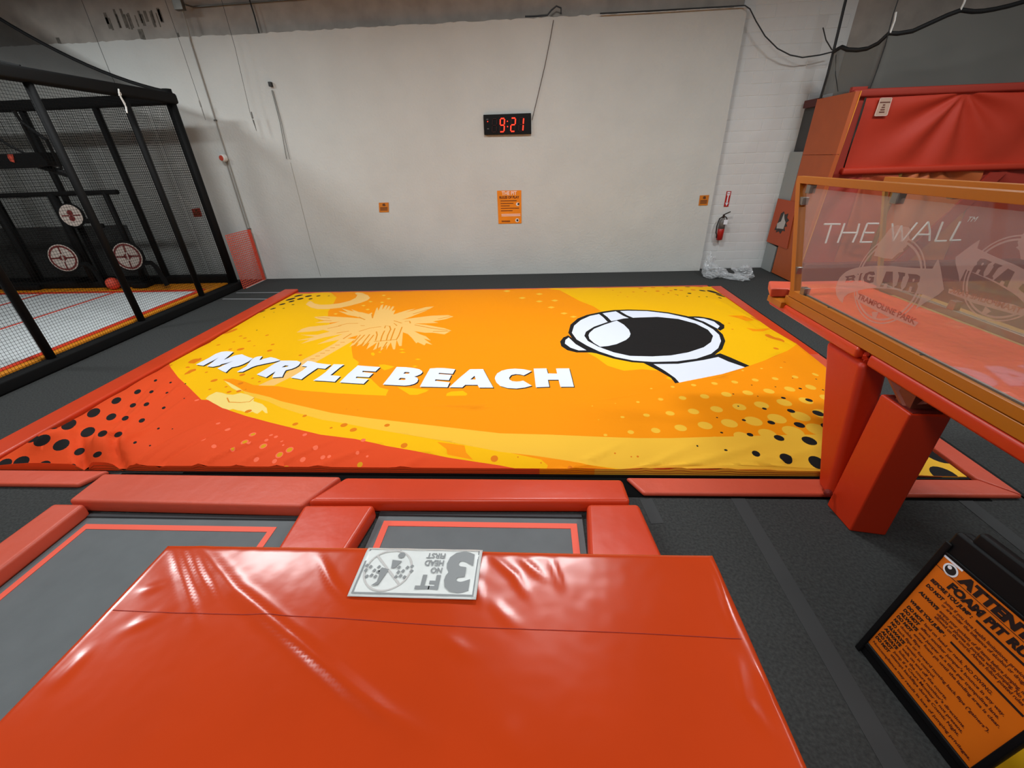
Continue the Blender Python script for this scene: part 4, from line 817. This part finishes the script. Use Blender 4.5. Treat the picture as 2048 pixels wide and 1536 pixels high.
# ================================================================= FLOOR TAPES
def strip(p, q, w_, m, label):
    p = np.array(p); q = np.array(q); d = q - p; d = d / np.hypot(*d); nn = np.array([-d[1], d[0]]) * w_ / 2; c = (p + q) / 2
    o = MB().hexa([(*(p - nn), 0), (*(q - nn), 0), (*(q + nn), 0), (*(p + nn), 0)], [(*(p - nn), .003), (*(q - nn), .003), (*(q + nn), .003), (*(p + nn), .003)]).build('floor_tape', m, origin=(c[0], c[1], 0))
    tag(o, label, 'tape')
strip((1.645, 2.62), (1.62, -.5), .11, tape_grey, 'long grey seam tape on the carpet right of the red platform')
strip((3.40, 2.66), (3.41, .5), .11, tape_grey, 'grey seam tape on the carpet behind the sign board, below the walkway')
strip((-6.8, 8.52), (-5.6, 8.45), .045, tape_light, 'nearer of two light tape lines between cage and airbag')
strip((-6.8, 8.99), (-5.6, 8.96), .045, tape_light, 'farther of two light tape lines between cage and airbag')
strip((.90, 2.60), (.93, 2.34), .10, tape_grey, 'small tape patch beside the right trampoline pad')
# ================================================================= ELEVATED WALKWAY WITH GLASS BARRIERS
WX0, WX1 = 2.30, 3.17
wk = thing('elevated_walkway', 'raised walkway with glossy red deck pad and amber steel edge beams, at right', 'walkway', (2.8, 2, 0))
WYN = -1.5
def deckf(u, v):
    x = WX0 + .07 + (3.125 - WX0 - .07) * u; y = WYN + (4.02 - WYN) * v
    return (x, y, 1.335 + .006 * noise.noise((x * 3, y * 2.2, 1)) + .004 * noise.noise((x * 9, y * 5, 2)) + .008 * math.sin(u * math.pi))
MB().grid(deckf, 30, 130).build('deck_pad', mat('red_deck_vinyl', (222, 78, 56), rough=.24, spec=.6, bump=.35, bscale=5, bdist=.03, bump2=.2, b2scale=14), wk, smooth=True)
mb = MB(); mb.hexa([(2.23, 3.99, 1.26), (2.53, 3.96, 1.26), (2.55, 4.20, 1.26), (2.33, 4.24, 1.26)], [(2.22, 3.99, 1.345), (2.53, 3.96, 1.345), (2.55, 4.22, 1.345), (2.33, 4.26, 1.345)])
mb.box(2.53, 3.2, 3.97, 4.22, 1.26, 1.345)
mb.build('end_pad', coral_vinyl, wk, bevel=.015)
MB().box(2.26, 2.40, 3.83, 4.08, 1.20, 1.258).build('end_bracket', amber_paint, wk, bevel=.006)
MB().box(WX0, WX0 + .10, WYN, 3.87, 1.24, 1.315).build('edge_beam', amber_paint, wk, bevel=.006)
MB().box(WX1 + .02, WX1 + .34, WYN, 3.87, 1.22, 1.30).build('outer_ledge', olive, wk, bevel=.006)
MB().box(WX0 + .1, WX1, WYN, 3.95, 1.20, 1.30).build('deck_frame', wood_ply, wk)
c = MB(); c.box(WX0 - .01, WX0 + .13, 2.83, 4.10, 1.155, 1.238); c.build('beam_pad', red_vinyl, wk, bevel=.025, seg=3)
MB().box(WX0 - .01, WX0 + .13, WYN, 2.72, 1.155, 1.238).build('beam_pad', deep_red, wk, bevel=.02, seg=3)
k = MB(); 
for i in range(8):
    a = i / 8 * 6.28; k.tube((WX0 + .06, 2.83, 1.197), (WX0 + .06 + .05 * math.cos(a), 2.77 + .015 * math.sin(3 * a), 1.19 + .03 * math.sin(a)), .018, 5)
k.build('torn_pad_end', deep_red, wk)
# supports
cl = thing('padded_column', 'square red padded column under the walkway, standing on the carpet', 'column', (2.42, 2.42, 0))
MB().hexa([(2.312, 2.295, 0), (2.54, 2.255, 0), (2.545, 2.52, 0), (2.305, 2.56, 0)], [(2.33, 2.30, 1.02), (2.565, 2.28, 1.015), (2.57, 2.54, 1.02), (2.335, 2.56, 1.02)]).build('sleeve', deep_red, cl, bevel=.012, seg=2)
MB().box(2.35, 2.53, 2.31, 2.53, 1.0, 1.024).build('top_recess', mat('dark_red_lining', (110, 20, 8), rough=.7), cl)
MB().prism([(2.36, 2.40, 1.02), (2.52, 2.37, 1.02), (2.52, 2.24, 1.158), (2.36, 2.62, 1.158)], (.0, .03, 0)).build('gusset_plate', mat('rusty_plate', (140, 66, 40), rough=.6, var=.15), cl)
MB().box(2.37, 2.50, 2.36, 2.48, 1.02, 1.157).build('stub', mat('rusty_plate2', (120, 50, 28), rough=.6), cl)
a = PX(1640, 676, 2.36); b = PX(1715, 700, 2.36)
br = thing('padded_brace', 'slanting red padded brace leaning from the column foot to the walkway beam', 'brace', (2.4, 2.8, 0))
A = Vector((2.36, 2.60, .05)); 
tY0 = PX(1645, 690, 2.31)[1]; tY1 = PX(1722, 735, 2.31)[1]
MB().hexa([(2.30, 2.56, .06), (2.52, 2.56, .06), (2.52, 2.72, .06), (2.30, 2.72, .06)], [(2.31, tY1, 1.15), (2.51, tY1, 1.15), (2.51, tY0, 1.15), (2.31, tY0, 1.15)]).build('sleeve', deep_red, br, bevel=.05, seg=4)
p = Vector(PZ(1656, 985, .14)); MB().lathe(p, (-.5, -1, .2), [(0, .03), (.02, .028), (.03, .01)], 12).build('knot', mat('dark_red_knot', (120, 22, 8), rough=.6), br)
# glass barriers
def barrier(x, label, yfar, lean, mirrored, clips):
    t = thing('glass_barrier', label, 'barrier', (x, 2, 1.32))
    zb, zt = 1.32, 2.285 if not mirrored else 2.25
    if not mirrored: MB().box(x, x + .065, WYN, yfar, zb, zb + .062).build('base_rail', amber_paint, t, bevel=.004)
    else: MB().box(x + .01, x + .05, WYN, yfar, zb + .02, zb + .07).build('base_channel', galv, t, bevel=.004)
    pwid = .065 if not mirrored else .034
    MB().box(x, x + .065, WYN, yfar + lean, zt - .055, zt).build('top_rail', amber_paint, t, bevel=.004)
    MB().hexa([(x, yfar - pwid, zb + .06), (x + pwid, yfar - pwid, zb + .06), (x + pwid, yfar, zb + .06), (x, yfar, zb + .06)], [(x, yfar + lean - pwid, zt - .05), (x + pwid, yfar + lean - pwid, zt - .05), (x + pwid, yfar + lean, zt - .05), (x, yfar + lean, zt - .05)]).build('end_post', amber_paint if not mirrored else mat('olive_amber', (150, 104, 30), rough=.5), t, bevel=.004)
    g0, g1 = yfar - .11, yfar + lean * .9 - .10; xg = x + .03
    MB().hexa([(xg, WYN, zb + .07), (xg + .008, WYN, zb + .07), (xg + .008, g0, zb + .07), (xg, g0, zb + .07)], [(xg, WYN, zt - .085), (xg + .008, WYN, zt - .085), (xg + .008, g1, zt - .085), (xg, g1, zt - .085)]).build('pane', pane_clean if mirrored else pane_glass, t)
    MB().box(xg - .004, xg + .012, WYN, g0 - .1, zb + .062, zb + .072).build('gasket', galv, t)
    for (y, z, v) in clips:
        k = MB()
        if v: k.box(xg - .022, xg + .03, y - .03, y + .03, z - .035, z + .035)
        else: k.box(xg - .022, xg + .03, y - .035, y + .05, z - .032, z + .032)
        k.build('clip', steel, t, bevel=.006)
    for y in (3.62, 3.3, 2.4): MB().lathe((x + .02, y, zb + .062), (0, 0, 1), [(0, .008), (.003, .008)], 8).build('bolt', dark_wire, t)
    return t, xg
def cy(px, py): return PX(px, py, 2.33)
gb, xg = barrier(WX0, 'near glass barrier with amber frame and etched arrow logo facing the airbag', 3.83, .36, False, [(*cy(1621, 378)[1:], True), (*cy(1606, 402)[1:], False), (*cy(1594, 540)[1:], False), (*cy(1609, 583)[1:], True), (*cy(1795, 396)[1:], True)])
gb2, xg2 = barrier(3.13, 'far glass barrier across the walkway with the mirrored etched logo', 3.955, .36, True, [(3.6, 2.16, True), (2.2, 2.16, True), (3.2, 1.42, True)])
# etched logo, traced on the pane: arrow with BIG AIR left clear, ring, ribbon
Z3 = zo(1520, 530, .146484); Z4 = zo(1748, 530, .146484); Y1 = zo(1520, 330, .146484); Y2 = zo(1748, 330, .146484)
def G(pts): return [tuple(PX(*p, xg)[1:]) for p in pts]
arrow = G(Z3((1035, 330), (1045, 280), (1060, 230), (1090, 175), (1130, 130), (1180, 90), (1230, 65), (1310, 40), (1400, 25), (1500, 14), (1600, 10)) + Z4((100, 12), (250, 12), (400, 30), (550, 40), (650, 45), (800, 50), (840, -20), (880, -85), (910, 20), (935, 170), (960, 335), (890, 400), (780, 470), (690, 520), (570, 605), (600, 540), (640, 450), (660, 400), (600, 392), (480, 372), (400, 355), (200, 325), (0, 315)) + Z3((1480, 320), (1400, 335), (1280, 370), (1200, 395), (1150, 440), (1130, 520), (1085, 480), (1045, 410)))
hol = [G(Z3((1160, 158), (1285, 135), (1308, 160), (1285, 190), (1300, 215), (1270, 236), (1165, 240), (1188, 178))), G(Z3((1330, 125), (1410, 108), (1388, 130), (1378, 205), (1395, 225), (1322, 230), (1347, 205), (1357, 140))), G(Z3((1440, 120), (1500, 90), (1560, 92), (1575, 130), (1535, 142), (1490, 125), (1470, 150), (1465, 200), (1500, 215), (1520, 185), (1490, 180), (1495, 160), (1562, 165), (1550, 235), (1490, 250), (1430, 238), (1412, 180))),
       G(Z4((80, 295), (110, 240), (170, 90), (260, 92), (258, 312), (180, 305), (190, 258), (152, 252), (130, 300))), G(Z4((330, 95), (430, 108), (425, 150), (402, 160), (365, 285), (378, 330), (275, 312), (285, 290), (310, 280), (347, 150))), G(Z4((468, 120), (590, 130), (640, 160), (640, 210), (595, 255), (605, 300), (580, 387), (508, 365), (528, 300), (492, 290), (470, 355), (388, 345), (410, 320), (432, 300), (482, 170)))]
Rhole = G(Z4((530, 190), (560, 185), (555, 220), (530, 235)))
logo_polys = [([arrow] + hol, 1), ([Rhole], 1), ([G(Z3((1215, 170), (1255, 165), (1262, 176), (1218, 184)))], 1), ([G(Z3((1222, 205), (1255, 202), (1258, 215), (1225, 220)))], 1)]
blob = G(Y2((210, 880), (260, 840), (330, 822), (400, 840), (480, 850), (515, 900), (480, 960), (490, 1010), (455, 1050), (450, 1110), (400, 1150), (410, 1180), (340, 1200), (250, 1285), (130, 1272), (60, 1250), (0, 1240), (30, 1150), (60, 1080), (130, 990)))
logo_polys.append(([blob], 1))
rib = G(Z3((1330, 385), (1440, 415)) + Z4((200, 600), (610, 785), (560, 845), (180, 700)) + Z3((1380, 515), (1295, 460)))
logo_polys.append(([rib], 1))
rc = np.array([2.868, 1.705]); rr = .268
def ringpoly(r0, r1, n=56): return [[(rc[0] + r * math.cos(2 * math.pi * i / n), rc[1] + r * math.sin(2 * math.pi * i / n)) for i in range(n)] for r in (r0, r1)]
logo_polys = [(ringpoly(rr - .022, rr - .008), 1), (ringpoly(rr + .004, rr + .014), 1)] + logo_polys
logo_polys.append(([G(Z3((1530, 640), (1620, 640), (1590, 720), (1540, 735)))], 1))
tri = MB()
vs2l, fl, ml = layered([p for p in logo_polys], (2.35, 3.40, 1.36, 2.10), [])
keep = [f for f, m_ in zip(fl, ml) if m_ == 1]
mesh_obj('etched_logo', [(xg - .0015, v[0], v[1]) for v in vs2l], keep, [0] * len(keep), [etched], gb, smooth=False)
k = MB(); p0 = Vector(PX(*Z3((1330, 455))[0], xg)); p1 = Vector(PX(*Z4((560, 815))[0], xg)); Uv = (p1 - p0).normalized(); Vv = Vector((0, -Uv.z, Uv.y)); Vv = -Vv if Vv.z < 0 else Vv
p0.x = p1.x = xg - .003
text(k, 'TRAMPOLINE PARK', p0, Uv, Vv, .036, width=(p1 - p0).length, bold=.03); k.build('etched_lettering', glassy('clear_letter', (.80, .62, .58), .35, gloss=False, haze=(.42, .16, .12)), gb)
# counters of the B stay frosted
# the second pane carries the same logo, seen from behind
tip1 = np.array([2.456, 1.765]); tip2 = np.array([3.36, 1.742])
mesh_obj('etched_logo', [(xg2 - .0015, tip2[0] - (v[0] - tip1[0]), tip2[1] + (v[1] - tip1[1])) for v in vs2l], keep, [0] * len(keep), [etched], gb2, smooth=False)
k2 = MB(); k2.v = [(xg2 - .003, tip2[0] - (v[1] - tip1[0]), tip2[1] + (v[2] - tip1[1])) for v in k.v]; k2.f = k.f; k2.m = k.m; k2.build('etched_lettering', MATS['clear_letter'], gb2)
# ================================================================= PADDED WALL (right, behind the walkway)
WXS = 5.40
pw = thing('padded_wall', 'tall red padded wall with draped vinyl panels and THE WALL lettering', 'wall padding', (7.5, 9, 0))
def drape(x0, x1, z0, z1, y, folds, nx=60, nz=30, amp=.05):
    def f(u, v):
        x = x0 + (x1 - x0) * u; z = z0 + (z1 - z0) * v; d = 0
        for (ax, az, kk, a) in folds:
            dx = x - ax; dz = az - z; ang = math.atan2(dx, dz + .05); rr_ = math.hypot(dx, dz)
            d += a * math.cos(ang * kk) * math.exp(-((rr_ - .7) / .8) ** 2) * min(1, rr_ / .2)
        return (x, y - abs(amp) - d * amp * 4 + .012 * noise.noise((x * 2, z * 2, y)), z)
    return MB().grid(f, nx, nz)
YW = 9.06
drape(5.76, 9.4, 2.15, 3.26, YW, [(7.38, 3.22, 9, .22), (9.4, 3.3, 6, .2)], 110, 40).build('upper_panel', wall_red, pw, smooth=True)
MB().box(5.50, 9.8, YW - .10, YW + .05, 3.24, 3.36).build('top_trim', wall_red_dark, pw, bevel=.03)
MB().box(5.70, 9.8, YW - .13, YW + .05, 2.03, 2.15).build('lower_trim', wall_red, pw, bevel=.04)
MB().box(5.50, 5.75, YW - .02, YW + .05, 0, 3.40).build('return_panel', wall_red_dark, pw)  # darker cloth colour puts the side panel's shadow into this strip
drape(5.51, 6.12, .0, 2.05, YW, [(6.1, 2.05, 8, .15)], 24, 40).build('lower_panel', wall_red_dark, pw, smooth=True)
drape(6.12, 6.78, .30, 2.05, YW, [(6.15, 2.0, 9, .2)], 30, 40).build('lower_panel', mat('wall_rust_cloth', (184, 78, 44), rough=.6), pw, smooth=True)
drape(6.80, 8.25, .30, 2.05, YW, [(7.3, 2.3, 11, .22), (6.8, 2.1, 7, .15)], 50, 44).build('lower_panel', wall_orange, pw, smooth=True)
drape(8.25, 9.8, .0, 2.05, YW, [(8.4, 2.1, 7, .18)], 40, 40).build('lower_panel', wall_red_dark, pw, smooth=True)
MB().hexa([(7.2, YW - .12, .3), (7.45, YW - .12, .3), (7.45, YW - .08, .3), (7.2, YW - .08, .3)], [(8.35, YW - .12, 2.0), (8.62, YW - .12, 2.0), (8.62, YW - .08, 2.0), (8.35, YW - .08, 2.0)]).build('diagonal_fold', wall_red_dark, pw)
MB().tube((6.79, YW - .05, .3), (6.79, YW - .05, 2.04), .04, 8).build('divider_post', mat('olive_post', (134, 96, 34), rough=.6), pw)
MB().box(5.50, 9.8, YW - .16, YW + .05, 0, .42).build('base_pad', mat('maroon_pad', (120, 38, 30), rough=.6), pw, bevel=.03)
k = MB(); YT = YW - .26
def neon(*pts): k.path([Vector(PY(*p, YT)) for p in pts], .017, 6)
for s_ in (Y1((875, 808), (1095, 808)), Y1((975, 810), (935, 940), (895, 1068)), Y1((1155, 795), (1110, 930), (1060, 1062)), Y1((1355, 800), (1325, 925), (1265, 1058)), Y1((1115, 925), (1320, 925)), Y1((1465, 800), (1415, 925), (1370, 1055)), Y1((1465, 800), (1620, 800)), Y1((1415, 925), (1555, 925)), Y1((1370, 1055), (1525, 1052)),
           Y2((250, 800), (262, 1040)), Y2((262, 1040), (375, 830)), Y2((375, 830), (385, 1040)), Y2((385, 1040), (590, 785)), Y2((740, 775), (630, 900), (520, 1025)), Y2((740, 775), (762, 900), (755, 1035)), Y2((600, 950), (760, 950)), Y2((940, 775), (890, 900), (835, 1040)), Y2((835, 1040), (985, 1035)), Y2((1180, 770), (1110, 900), (1040, 1030)), Y2((1040, 1030), (1180, 1025))): neon(*s_)
o = k.build('neon_lettering', neon_white, pw); o['label'] = 'white tube lettering THE WALL'
k = MB(); a = Vector(PY(*Y2((1250, 775))[0], YT)); text(k, 'TM', a, (1, 0, 0), (0, 0, 1), .09, bold=0, shear=.3); k.build('trademark', neon_white, pw)
# warning label on the upper panel
q4 = [Vector(PY(*p, YW - .11)) for p in ((1761, 195.5), (1785, 195), (1774, 231.5), (1748, 232.5))]
wl = thing('warning_label', 'cream rectangular warning label on the upper red panel', 'label', q4[0])
d = Vector((0, .008, 0)); MB().hexa([q4[3], q4[2], q4[2] + d, q4[3] + d], [q4[0], q4[1], q4[1] + d, q4[0] + d]).build('sheet', label_pink, wl)
f = lambda u, v: q4[0].lerp(q4[1], u).lerp(q4[3].lerp(q4[2], u), v) + Vector((0, -.004, 0))
k = MB(); k.poly([f(.08, .22), f(.92, .22), f(.92, .28), f(.08, .28)])
for i in range(4): k.poly([f(.40 - .04 * i, .36 + i * .13), f(.58 + .04 * i, .36 + i * .13), f(.58 + .04 * i, .43 + i * .13), f(.40 - .04 * i, .43 + i * .13)])
k.build('print', mat('label_print', (120, 70, 58), rough=.7), wl)['kind'] = 'stuff'
k = MB()
for (a, b, c_, d_) in ((0, 1, 0, .03), (0, 1, .97, 1), (0, .05, 0, 1), (.95, 1, 0, 1)): k.poly([f(a, c_), f(b, c_), f(b, d_), f(a, d_)])
k.build('white_edge', mat('label_edge', (250, 214, 200)), wl)
# side flat of the padded wall
sd = thing('side_panel', 'tall orange padded side panel at the left end of the red wall', 'panel', (5.4, 9.3, 0))
MB().hexa([(5.40, 9.02, .02), (5.46, 9.0, .02), (5.46, 9.86, .02), (5.40, 9.86, .02)], [(5.40, 8.80, 2.372), (5.46, 8.78, 2.372), (5.46, 9.86, 2.372), (5.40, 9.86, 2.372)]).build('lower_panel', side_orange, sd, bevel=.004)
MB().hexa([(5.40, 8.80, 2.378), (5.46, 8.78, 2.378), (5.46, 9.86, 2.378), (5.40, 9.86, 2.378)], [(5.40, 8.77, 3.31), (5.46, 8.75, 3.31), (5.46, 9.86, 3.31), (5.40, 9.86, 3.31)]).build('upper_panel', side_orange, sd, bevel=.004)
MB().hexa([(5.462, 8.99, .02), (5.475, 8.985, .02), (5.475, 9.02, .02), (5.462, 9.02, .02)], [(5.462, 8.735, 3.31), (5.475, 8.73, 3.31), (5.475, 8.77, 3.31), (5.462, 8.77, 3.31)]).build('edge_trim', edge_yellow, sd)
def wpanel(name, c4, m, label, cat, x=5.42, th=.03):
    P = [Vector(PX(*p, x)) for p in c4]; d = Vector((th, 0, 0)); o = MB().hexa([P[3], P[2], P[2] + d, P[3] + d], [P[0], P[1], P[1] + d, P[0] + d]).build(name, m, bevel=.004, origin=P[0]); tag(o, label, cat); return o
wpanel('grey_panel', ((1581, 303.5), (1606, 303.5), (1580, 402), (1556, 397)), grey_board, 'upper grey wall board left of the orange side panel', 'panel')
wpanel('grey_panel', ((1533, 483), (1553, 494), (1539, 546), (1520, 536)), grey_board, 'lower grey board at floor level behind the clear plastic', 'panel')
dc = thing('torn_banner', 'rust orange banner with a torn silver badge hung between two grey boards', 'banner', tuple(PX(1560, 450, 5.40)))
P = [Vector(PX(*p, 5.375)) for p in ((1556, 397), (1592, 404), (1573, 498), (1533, 483))]; d = Vector((.012, 0, 0))
MB().hexa([P[3], P[2], P[2] + d, P[3] + d], [P[0], P[1], P[1] + d, P[0] + d]).build('cloth', mat('rust_cloth', (190, 84, 50), rough=.7, bump=.3, bscale=6, bdist=.02), dc)
Y3 = zo(1480, 250, .22130)
G3 = lambda pts, x: [Vector(PX(*p, x)) for p in Y3(*pts)]
MB().prism(G3([(310, 950), (345, 870), (370, 800), (395, 780), (405, 810), (435, 800), (425, 840), (442, 862), (415, 885), (425, 915), (400, 925), (405, 960), (380, 955), (362, 985), (350, 960), (322, 972), (330, 950)], 5.37), (.004, 0, 0)).build('badge_burst', foil_dark, dc)
MB().prism(G3([(330, 935), (335, 890), (370, 870), (385, 830), (398, 798), (400, 850), (410, 880), (390, 940), (350, 935)], 5.365), (.004, 0, 0)).build('badge_emblem', mat('badge_silver', (196, 190, 184), rough=.5), dc)
cb = thing('support_bar', 'dark red bar end with grey backing jutting left of the side panel', 'bar', (5.42, 10, 3.3))
MB().box(5.42, 5.52, 9.86, 10.33, 3.20, 3.33).build('bar', mat('dark_maroon', (84, 26, 20), rough=.6), cb)
MB().box(5.50, 5.56, 9.86, 10.40, 2.44, 3.20).build('backing', mat('dark_grey_board', (74, 74, 74), rough=.8), cb)
# ================================================================= BARRIER NET (upper right)
bn = thing('barrier_net', 'fine black barrier net hung on a sagging rope above the red wall', 'net', (7, 9, 3.4))
def rp(px, py): 
    # rope runs over the side panel, then above the red wall
    if px < 1683: return Vector(PX(px, py, 5.41))
    t = min(1, (px - 1683) / 95); Yv = 9.53 + (9.02 - 9.53) * t
    return Vector(PY(px, py, Yv))
rope_px = [(1668, 103), (1676, 98), (1683, 94), (1695, 99), (1715, 100), (1735, 97), (1757, 86), (1778, 66), (1795, 67), (1825, 62), (1860, 46), (1895, 30), (1922, 20), (1945, 23), (1965, 22), (1990, 18), (2020, 11), (2048, 3), (2090, -12), (2140, -30)]
R = [rp(*p) for p in rope_px]
MB().path(R, .032, 8).build('rope', mat('black_rope', (16, 16, 16), rough=.7), bn, smooth=True)
mb = MB(); nz = 8; vs = []
for p in R:
    for j in range(nz + 1): vs.append((p.x, p.y + .02 * math.sin(p.x * 4) * (j / nz), p.z - (p.z - 3.36) * j / nz))
fs = [(i * (nz + 1) + j, (i + 1) * (nz + 1) + j, (i + 1) * (nz + 1) + j + 1, i * (nz + 1) + j + 1) for i in range(len(R) - 1) for j in range(nz)]
mb.add(vs, fs); mb.build('net_sheet', veil_net, bn, smooth=True)
MB().path([Vector(PX(*p, 5.41)) for p in ((1695, -14), (1688, 14), (1676, 65), (1666, 106), (1655, 150), (1641, 197))], .022, 6).build('edge_cable', cable_black, bn)
MB().path([Vector(PY(*p, 9.0)) for p in ((1798, -6), (1786, 30), (1770, 92), (1752, 145), (1738, 182))], .008, 5).build('seam_cord', cable_black, bn)
MB().path([Vector(PX(*p, 5.41)) for p in ((1672, 110), (1671, 150), (1676, 183))], .006, 5).build('seam_cord', cable_black, bn)
for pts in (((1792, 24), (1789, 42), (1780, 66)), ((1932, -6), (1928, 6), (1921, 20)), ((1646, 55), (1652, 80), (1664, 100))):
    MB().path([Vector(PY(*p, 9.0 if pts[0][0] > 1700 else 9.9)) for p in pts], .014 if pts[0][0] > 1700 else .010, 5).build('tie', white_strap if pts[0][0] > 1700 else dark_wire, bn)
# ================================================================= SANDWICH BOARD (front right)
B0 = Vector((1.812, 1.453, 0.0))
d1 = np.array(ray(960, 318)); d1[2] = 0; d1 /= np.linalg.norm(d1); d2 = np.array(ray(818, 2235)); d2 -= d1 * (d1 @ d2); d2 /= np.linalg.norm(d2)
SU = Vector(-d1); SV = Vector(-d2); SN = SU.cross(SV)
if SN.x > 0: SN = -SN
def S(u, v, n=0): return B0 + SU * u + SV * v + SN * n
sb = thing('sandwich_board', 'black plastic floor sign board with orange ATTENTION FOAM PIT RULES sheet', 'sign', B0)
BW, BH = .60, .925
def slab(name, u0, u1, v0, v1, n0, n1, m, bev=.006):
    return MB().hexa([S(u0, v0, n0), S(u1, v0, n0), S(u1, v1, n0), S(u0, v1, n0)], [S(u0, v0, n1), S(u1, v0, n1), S(u1, v1, n1), S(u0, v1, n1)]).build(name, m, sb, bevel=bev)
slab('panel', 0, BW, .0, BH, -.04, 0, black_plastic, .015)
slab('frame_edge', 0, .03, .0, .86, 0, .012, black_plastic); slab('frame_edge', .572, BW, .0, .86, 0, .012, black_plastic); slab('frame_edge', .03, .572, .06, .094, 0, .012, black_plastic); slab('frame_edge', .0, BW, .80, .815, 0, .008, black_plastic)
slab('handle', .06, .33, BH - .01, BH + .055, -.06, -.01, black_plastic, .012); slab('handle_grip', .40, .58, .835, .875, -.001, .006, mat('grip_hole', (6, 6, 6)), .004)
k = MB()
for i in range(4): k.hexa([S(.43, .838 + i * .008, .006), S(.50, .838 + i * .008, .006), S(.50, .841 + i * .008, .006), S(.43, .841 + i * .008, .006)], [S(.43, .838 + i * .008, .008), S(.50, .838 + i * .008, .008), S(.50, .841 + i * .008, .008), S(.43, .841 + i * .008, .008)])
k.build('ribs', mat('rib_grey', (90, 90, 90)), sb)
# rear leg panel of the A-frame
mb = MB(); q = [S(0, BH - .02, -.045), S(BW, BH - .02, -.045)]; xo = Vector((.42, 0, 0))
f0 = Vector((q[0].x + .38, q[0].y, 0)); f1 = Vector((q[1].x + .38, q[1].y, 0)); th = Vector((.035, 0, .01))
mb.hexa([f0, f1, f1 + th, f0 + th], [q[0], q[1], q[1] + th, q[0] + th]); mb.build('rear_panel', black_plastic, sb, bevel=.008)
sh = slab('sheet', .03, .572, .094, .795, .001, .003, sheet_orange, 0)
slab('sheet_corner', .028, .115, .787, .797, .0035, .0045, white, 0)['label'] = 'white sheet edge'
e = .0045
def bar(mb, u0, u1, v0, v1): mb.add([S(u0, v0, e), S(u1, v0, e), S(u1, v1, e), S(u0, v1, e)], [(0, 1, 2, 3)])
k = MB()
text(k, 'ATTENTION', S(.122, .739, e), SU, SV, .045, width=.415, bold=.075, shear=.12)
text(k, 'FOAM PIT RULES', S(.112, .676, e), SU, SV, .037, width=.40, bold=.065, shear=.12)
bar(k, .031, .571, .7265, .7295); bar(k, .258, .555, .647, .658); bar(k, .251, .545, .474, .485)
text(k, 'BEFORE YOU JUMP :', S(.052, .642, e), SU, SV, .018, width=.19, bold=.055, shear=.15); text(k, 'WHILE YOU JUMP :', S(.044, .474, e), SU, SV, .017, width=.18, bold=.055, shear=.15)
for (u, v, s_) in ((.052, .604, 'DO NOT'), (.048, .548, 'ALWAYS'), (.052, .436, 'DO NOT'), (.050, .407, 'DO NOT'), (.047, .378, 'ALWAYS'), (.047, .350, 'DO NOT'), (.047, .322, 'NO'), (.046, .293, 'NO'), (.045, .265, 'ALWAYS'), (.042, .237, 'ALWAYS'), (.040, .209, 'ALWAYS'), (.039, .182, 'DO NOT'), (.038, .155, 'DO NOT')):
    text(k, s_, S(u, v, e), SU, SV, .0175, width=(.095 if s_ == 'ALWAYS' else .082 if s_ == 'DO NOT' else .03), bold=.06, shear=.15)
k.build('heading', mat('sign_black', (28, 8, 4), rough=.6), sh)['kind'] = 'stuff'
k = MB()
for (u, v, s_, wd) in ((.142, .606, 'jump if you have health limitations, previous injuries', .40), (.142, .584, 'or are under the influence of alcohol or drugs, or are', .40), (.152, .551, 'empty your pockets of all items before jumping, no sharp', .40), (.152, .530, 'objects or phones in pockets while jumping. No belts', .39), (.152, .510, 'allowed on the courts. Always follow posted rules', .37),
                   (.145, .438, 'land on head or neck. NO DIVING.', .305), (.145, .409, "affect another jumper's bounce in any way.", .37), (.152, .380, 'one jumper at a time per trampoline lane.', .36), (.142, .352, 'enter foam pit until the landing area is clear.', .39), (.085, .324, 'double flips.', .11), (.085, .295, 'back flips or forward moving back flips ("gainers").', .44),
                   (.150, .267, 'remain in control.', .15), (.147, .239, 'walk on and off the courts.', .23), (.145, .211, "follow the court monitor's directions.", .33), (.132, .184, 'jump if a Court Monitor is not present.', .35), (.132, .157, 'attempt backflips during Cosmic Night.', .35), (.044, .120, 'Noncompliance may result in loss of jumping privileges.', .51)):
    k = MB(); text(k, s_, S(u, v, e), SU, SV, .0155, width=wd, bold=.022, shear=.1); k.build('text_line', brown_print, sh)
k = MB(); c = S(.082, .755, e); SNv = SN
k.ring(c, SN, SU, 0, .031, 0, 24); k.build('helmet_emblem', white, sh)
k = MB(); k.ring(c + SN * .0006, SN, SU, 0, .023, 0, 24); k.build('helmet_visor', black_print, sh)
k = MB(); k.ring(c + SN * .0012 - SU * .008 + SV * .009, SN, SU, 0, .009, 0, 16); k.build('helmet_glint', white, sh)
# yellow pad at the corner of the frame
tag(MB().box(2.02, 2.5, .35, .985, 0, .06).build('floor_pad', yellow_pad, bevel=.012, origin=(2.26, .67, 0)), 'yellow floor pad at the bottom right corner behind the sign board', 'pad')
